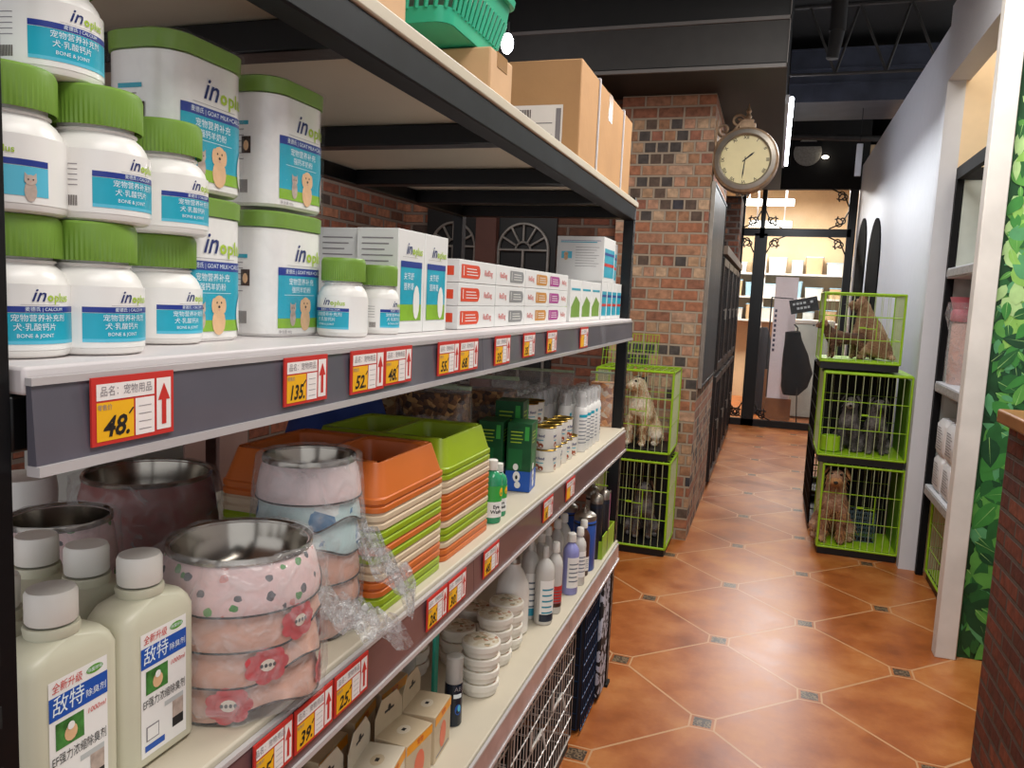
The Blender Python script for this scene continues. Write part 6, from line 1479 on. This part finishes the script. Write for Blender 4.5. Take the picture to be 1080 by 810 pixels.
# ================================================================ dogs
def dog(label, loc, rz, s, pose, furs, ear='flop', shag=0., seed=0, group=None, muzzle_m=None, head_turn=0., tail=True):
    """one continuous body: skinned skeleton, then fur-like displacement"""
    e = empty('dog', label, 'dog', loc, rz, group); e.scale = (s, s, s)
    if pose == 'stand':
        J = dict(hip=(-.16, 0, .24), mid=(0, 0, .235), chest=(.15, 0, .24), neck=(.22, 0, .32), head=(.27, 0, .40))
        legs = {'fl': [(.16, .055, .17), (.155, .06, .09), (.16, .06, .018), (.185, .06, .012)], 'fr': [(.16, -.055, .17), (.155, -.06, .09), (.16, -.06, .018), (.185, -.06, .012)],
                'bl': [(-.17, .06, .17), (-.15, .065, .12), (-.195, .065, .07), (-.185, .065, .014), (-.16, .065, .012)], 'br': [(-.17, -.06, .17), (-.15, -.065, .12), (-.195, -.065, .07), (-.185, -.065, .014), (-.16, -.065, .012)]}
        tl = [(-.22, 0, .28), (-.27, 0, .36)]
    else:   # sit
        J = dict(hip=(-.09, 0, .085), mid=(-.04, 0, .16), chest=(.04, 0, .25), neck=(.06, 0, .33), head=(.085, 0, .41))
        legs = {'fl': [(.085, .05, .19), (.095, .05, .1), (.095, .05, .018), (.13, .05, .012)], 'fr': [(.085, -.05, .19), (.095, -.05, .1), (.095, -.05, .018), (.13, -.05, .012)],
                'bl': [(-.04, .085, .075), (.03, .1, .06), (-.01, .1, .02), (.05, .1, .014)], 'br': [(-.04, -.085, .075), (.03, -.1, .06), (-.01, -.1, .02), (.05, -.1, .014)]}
        tl = [(-.16, .02, .03), (-.2, .08, .02)]
    V, E_, R_ = [], [], []
    def v(p, r, par=None):
        V.append(p); R_.append(r); 
        if par is not None: E_.append((par, len(V) - 1))
        return len(V) - 1
    h = v(J['hip'], .078); m_ = v(J['mid'], .075, h); c_ = v(J['chest'], .085, m_); n_ = v(J['neck'], .056, c_)
    hd = Vector(J['head']); hv = v(tuple(hd), .062, n_); ca, sa = math.cos(head_turn), math.sin(head_turn)
    fw = Vector((ca, sa, -.12))
    mz = v(tuple(hd + fw * .055 + Vector((0, 0, -.012))), .036, hv); mt = v(tuple(hd + fw * .095 + Vector((0, 0, -.016))), .025, mz)
    for k, pts in legs.items():
        par = c_ if k[0] == 'f' else h; rr_ = ([.036, .025, .02, .017] if k[0] == 'f' else [.048, .036, .022, .019, .017]) if pose == 'stand' else ([.034, .026, .021, .018] if k[0] == 'f' else [.058, .036, .022, .018])
        for p_, r_ in zip(pts, rr_): par = v(p_, r_, par)
    if tail:
        par = h
        for i, p_ in enumerate(tl): par = v(p_, (.026, .016)[i], par)
    me = bpy.data.meshes.new('body'); me.from_pydata([tuple(p_) for p_ in V], E_, []); o = bpy.data.objects.new('body', me); COL.objects.link(o)
    md = o.modifiers.new('skin', 'SKIN'); md.use_smooth_shade = True
    for i, r_ in enumerate(R_): me.skin_vertices[0].data[i].radius = (r_, r_); me.skin_vertices[0].data[i].use_root = (i == 0)
    sb_ = o.modifiers.new('sub', 'SUBSURF'); sb_.levels = 2; sb_.render_levels = 2
    dg = bpy.context.evaluated_depsgraph_get(); dg.update(); m2 = bpy.data.meshes.new_from_object(o.evaluated_get(dg))
    bpy.data.objects.remove(o); m2.name = 'body'
    rr2 = random.Random(seed)
    if shag:
        m2.calc_loop_triangles() if hasattr(m2, 'calc_loop_triangles') else None
        from mathutils import noise
        for vv in m2.vertices: vv.co += vv.normal * shag * (noise.noise(vv.co * 42) * .7 + noise.noise(vv.co * 95) * .6)
    m2.materials.clear(); m2.materials.append(furs[0]); m2.polygons.foreach_set('use_smooth', [True] * len(m2.polygons))
    b = bpy.data.objects.new('body', m2); COL.objects.link(b); b.parent = e
    # fur tufts: short overlapping locks over the coat
    f = MB(); polys = m2.polygons; n_p = len(polys)
    for i in range(700):
        p_ = polys[rr2.randrange(n_p)]; cc = Vector(p_.center); nn = Vector(p_.normal)
        if cc.z < .03: continue
        d = (nn * .5 + Vector((rr2.uniform(-.3, .3), rr2.uniform(-.3, .3), -1))).normalized(); L = (.016 + shag * 1.5) * rr2.uniform(.7, 1.4); sd_ = nn.cross(d).normalized() * .004
        a = cc - nn * .002; tp = cc + d * L + nn * .003
        f.add([tuple(a - sd_), tuple(a + sd_), tuple(tp), tuple(a + nn * .004)], [(0, 1, 2), (0, 2, 3), (1, 3, 2)], furs[1])
    f.build('coat_tufts', e)
    side = Vector((-sa, ca, 0))
    for sgn in (-1, 1):
        f = MB(); b0 = hd + side * sgn * .045 + Vector((0, 0, .04))
        if ear == 'prick': tip = b0 + side * sgn * .012 + Vector((0, 0, .055)); w_ = .024
        else: tip = b0 + side * sgn * .035 + Vector((0, 0, -.065)); w_ = .026
        pts = []
        for t, k_ in ((0, 1), (.4, 1.15), (.8, .7), (1, .15)):
            c0 = b0.lerp(tip, t); pts.append([tuple(c0 + Vector(fw).normalized() * w_ * k_ * math.cos(a_) * .8 + side * .009 * k_ * math.sin(a_) + Vector((0, 0, w_ * .2 * math.sin(a_)))) for a_ in [2 * PI * i / 10 for i in range(10)]])
        f.loft(pts, furs[1]); f.build('ear', e, ang=80)
        f = MB(); ep = hd + fw * .047 + side * sgn * .025 + Vector((0, 0, .016)); f.ball(ep, .0085, m_eye, 10, 8); f.build('eye', e)
    f = MB(); f.ball(hd + fw * .118 + Vector((0, 0, -.012)), .012, m_nose, 10, 8, (1, 1.1, .8)); f.build('nose', e)
    if muzzle_m:
        f = MB(); f.ball(hd + fw * .075 + Vector((0, 0, -.02)), .034, muzzle_m, 14, 10, (1.1, 1, .8)); f.build('muzzle', e)
    return e
m_eye = mat('dog_eye', '0c0908', .1); m_nose = mat('dog_nose', '14100f', .35)
fur_cream = fur_mat('cream_tan_fur', [(.35, 'a97c4e'), (.5, 'dcc6a2'), (.62, 'efe3cf')]); fur_tan = fur_mat('tan_fur', [(.35, '8a5a34'), (.55, 'b98656'), (.7, 'd2ab7e')])
fur_brown = fur_mat('brown_fur', [(.35, '5a3b26'), (.52, '8c6a4c'), (.68, 'b79a78')]); fur_dbr = fur_mat('dark_brown_fur', [(.35, '33211a'), (.52, '5e3f2b'), (.68, '7d5c42')])
fur_grey = fur_mat('grey_fur', [(.35, '2b2827'), (.52, '5a5553'), (.68, '837d7a')]); fur_rust = fur_mat('rusty_fur', [(.35, '7d5238'), (.55, '9c745a'), (.7, 'bd9c80')]); fur_sil = fur_mat('silver_fur', [(.35, '6d6662'), (.55, 'a59c95'), (.7, 'c4bbb2')])
zz = zl2 + .001
dog('cream and tan fluffy dog sitting in the upper cage by the pillar', (P2(676, 430, 5.05).x + .01, 5.08, zz), q(-105), 1.0, 'sit', (fur_cream, fur_tan), 'prick', .008, 1, head_turn=-.5)
dog('dim grey dog sitting in the lower cage beside the pillar', (P2(678, 530, 5.1).x, 5.1, zl1 + .001), q(-80), .85, 'sit', (fur_grey, fur_dbr), 'flop', .006, 2)
dog('light brown puppy sitting tall at right in the top cage', (P2(918, 370, 5.6).x, 5.62, zr3 + .001), q(150), .9, 'sit', (fur_brown, fur_rust), 'flop', .006, 3, 'puppies in the top right cage', head_turn=.3)
dog('small dark brown puppy at left in the top cage', (P2(890, 375, 5.6).x + .0, 5.55, zr3 + .001), q(195), .55, 'stand', (fur_dbr, fur_rust), 'flop', .006, 4, 'puppies in the top right cage')
dog('grey puppy with pale muzzle, left of the pair in the middle cage', (P2(893, 470, 5.62).x, 5.62, zr2 + .001), q(-95), .82, 'sit', (fur_grey, fur_grey), 'flop', .007, 5, 'puppies in the middle right cage', fur_sil)
dog('grey puppy, right of the pair in the middle cage', (P2(918, 470, 5.62).x + .01, 5.6, zr2 + .001), q(-85), .82, 'sit', (fur_grey, fur_grey), 'flop', .007, 6, 'puppies in the middle right cage', fur_grey)
dog('shaggy rust-tan dog sitting upright at left in the bottom cage', (P2(878, 560, 5.62).x - .008, 5.6, zr1 + .001), q(-95), 1.12, 'sit', (fur_rust, fur_tan), 'flop', .013, 7, None, fur_tan)
# ================================================================ light
def area(name, loc, size, power, col=(1, .96, .91), rot=(0, 0, 0)):
    l = bpy.data.lights.new(name, 'AREA'); l.shape = 'RECTANGLE'; l.size, l.size_y = size; l.energy = power; l.color = col
    o = bpy.data.objects.new(name, l); COL.objects.link(o); o.location = loc; o.rotation_euler = rot; return o
area('ceiling_light_near', (.5, .3, 3.3), (.8, 1.6), 27)
area('ceiling_light_middle', (.35, 2.9, 3.4), (.8, 1.6), 54)
area('ceiling_light_aisle', (.2, 6.4, 2.9), (.25, 2.2), 21, (.93, .97, 1))
area('ceiling_light_far', (.2, 9.4, 2.9), (.25, 1.8), 24, (.93, .97, 1))
area('ceiling_light_back', (0, 12.9, 3.45), (1.5, .6), 150)
area('ceiling_light_recess', (1.25, 4.7, 3.4), (.4, .8), 6, (1, .9, .78))
area('ceiling_light_store', (-2.0, 3.2, 3.0), (.4, 1.2), 16)
W = bpy.data.worlds.new('world'); SC.world = W; W.use_nodes = True
bg = W.node_tree.nodes['Background']; bg.inputs['Color'].default_value = (.93, .96, 1, 1); bg.inputs['Strength'].default_value = .72
SC.view_settings.view_transform = 'Standard'; SC.view_settings.look = 'None'; SC.view_settings.exposure = .55; SC.view_settings.gamma = 1
SC.view_settings.use_curve_mapping = False
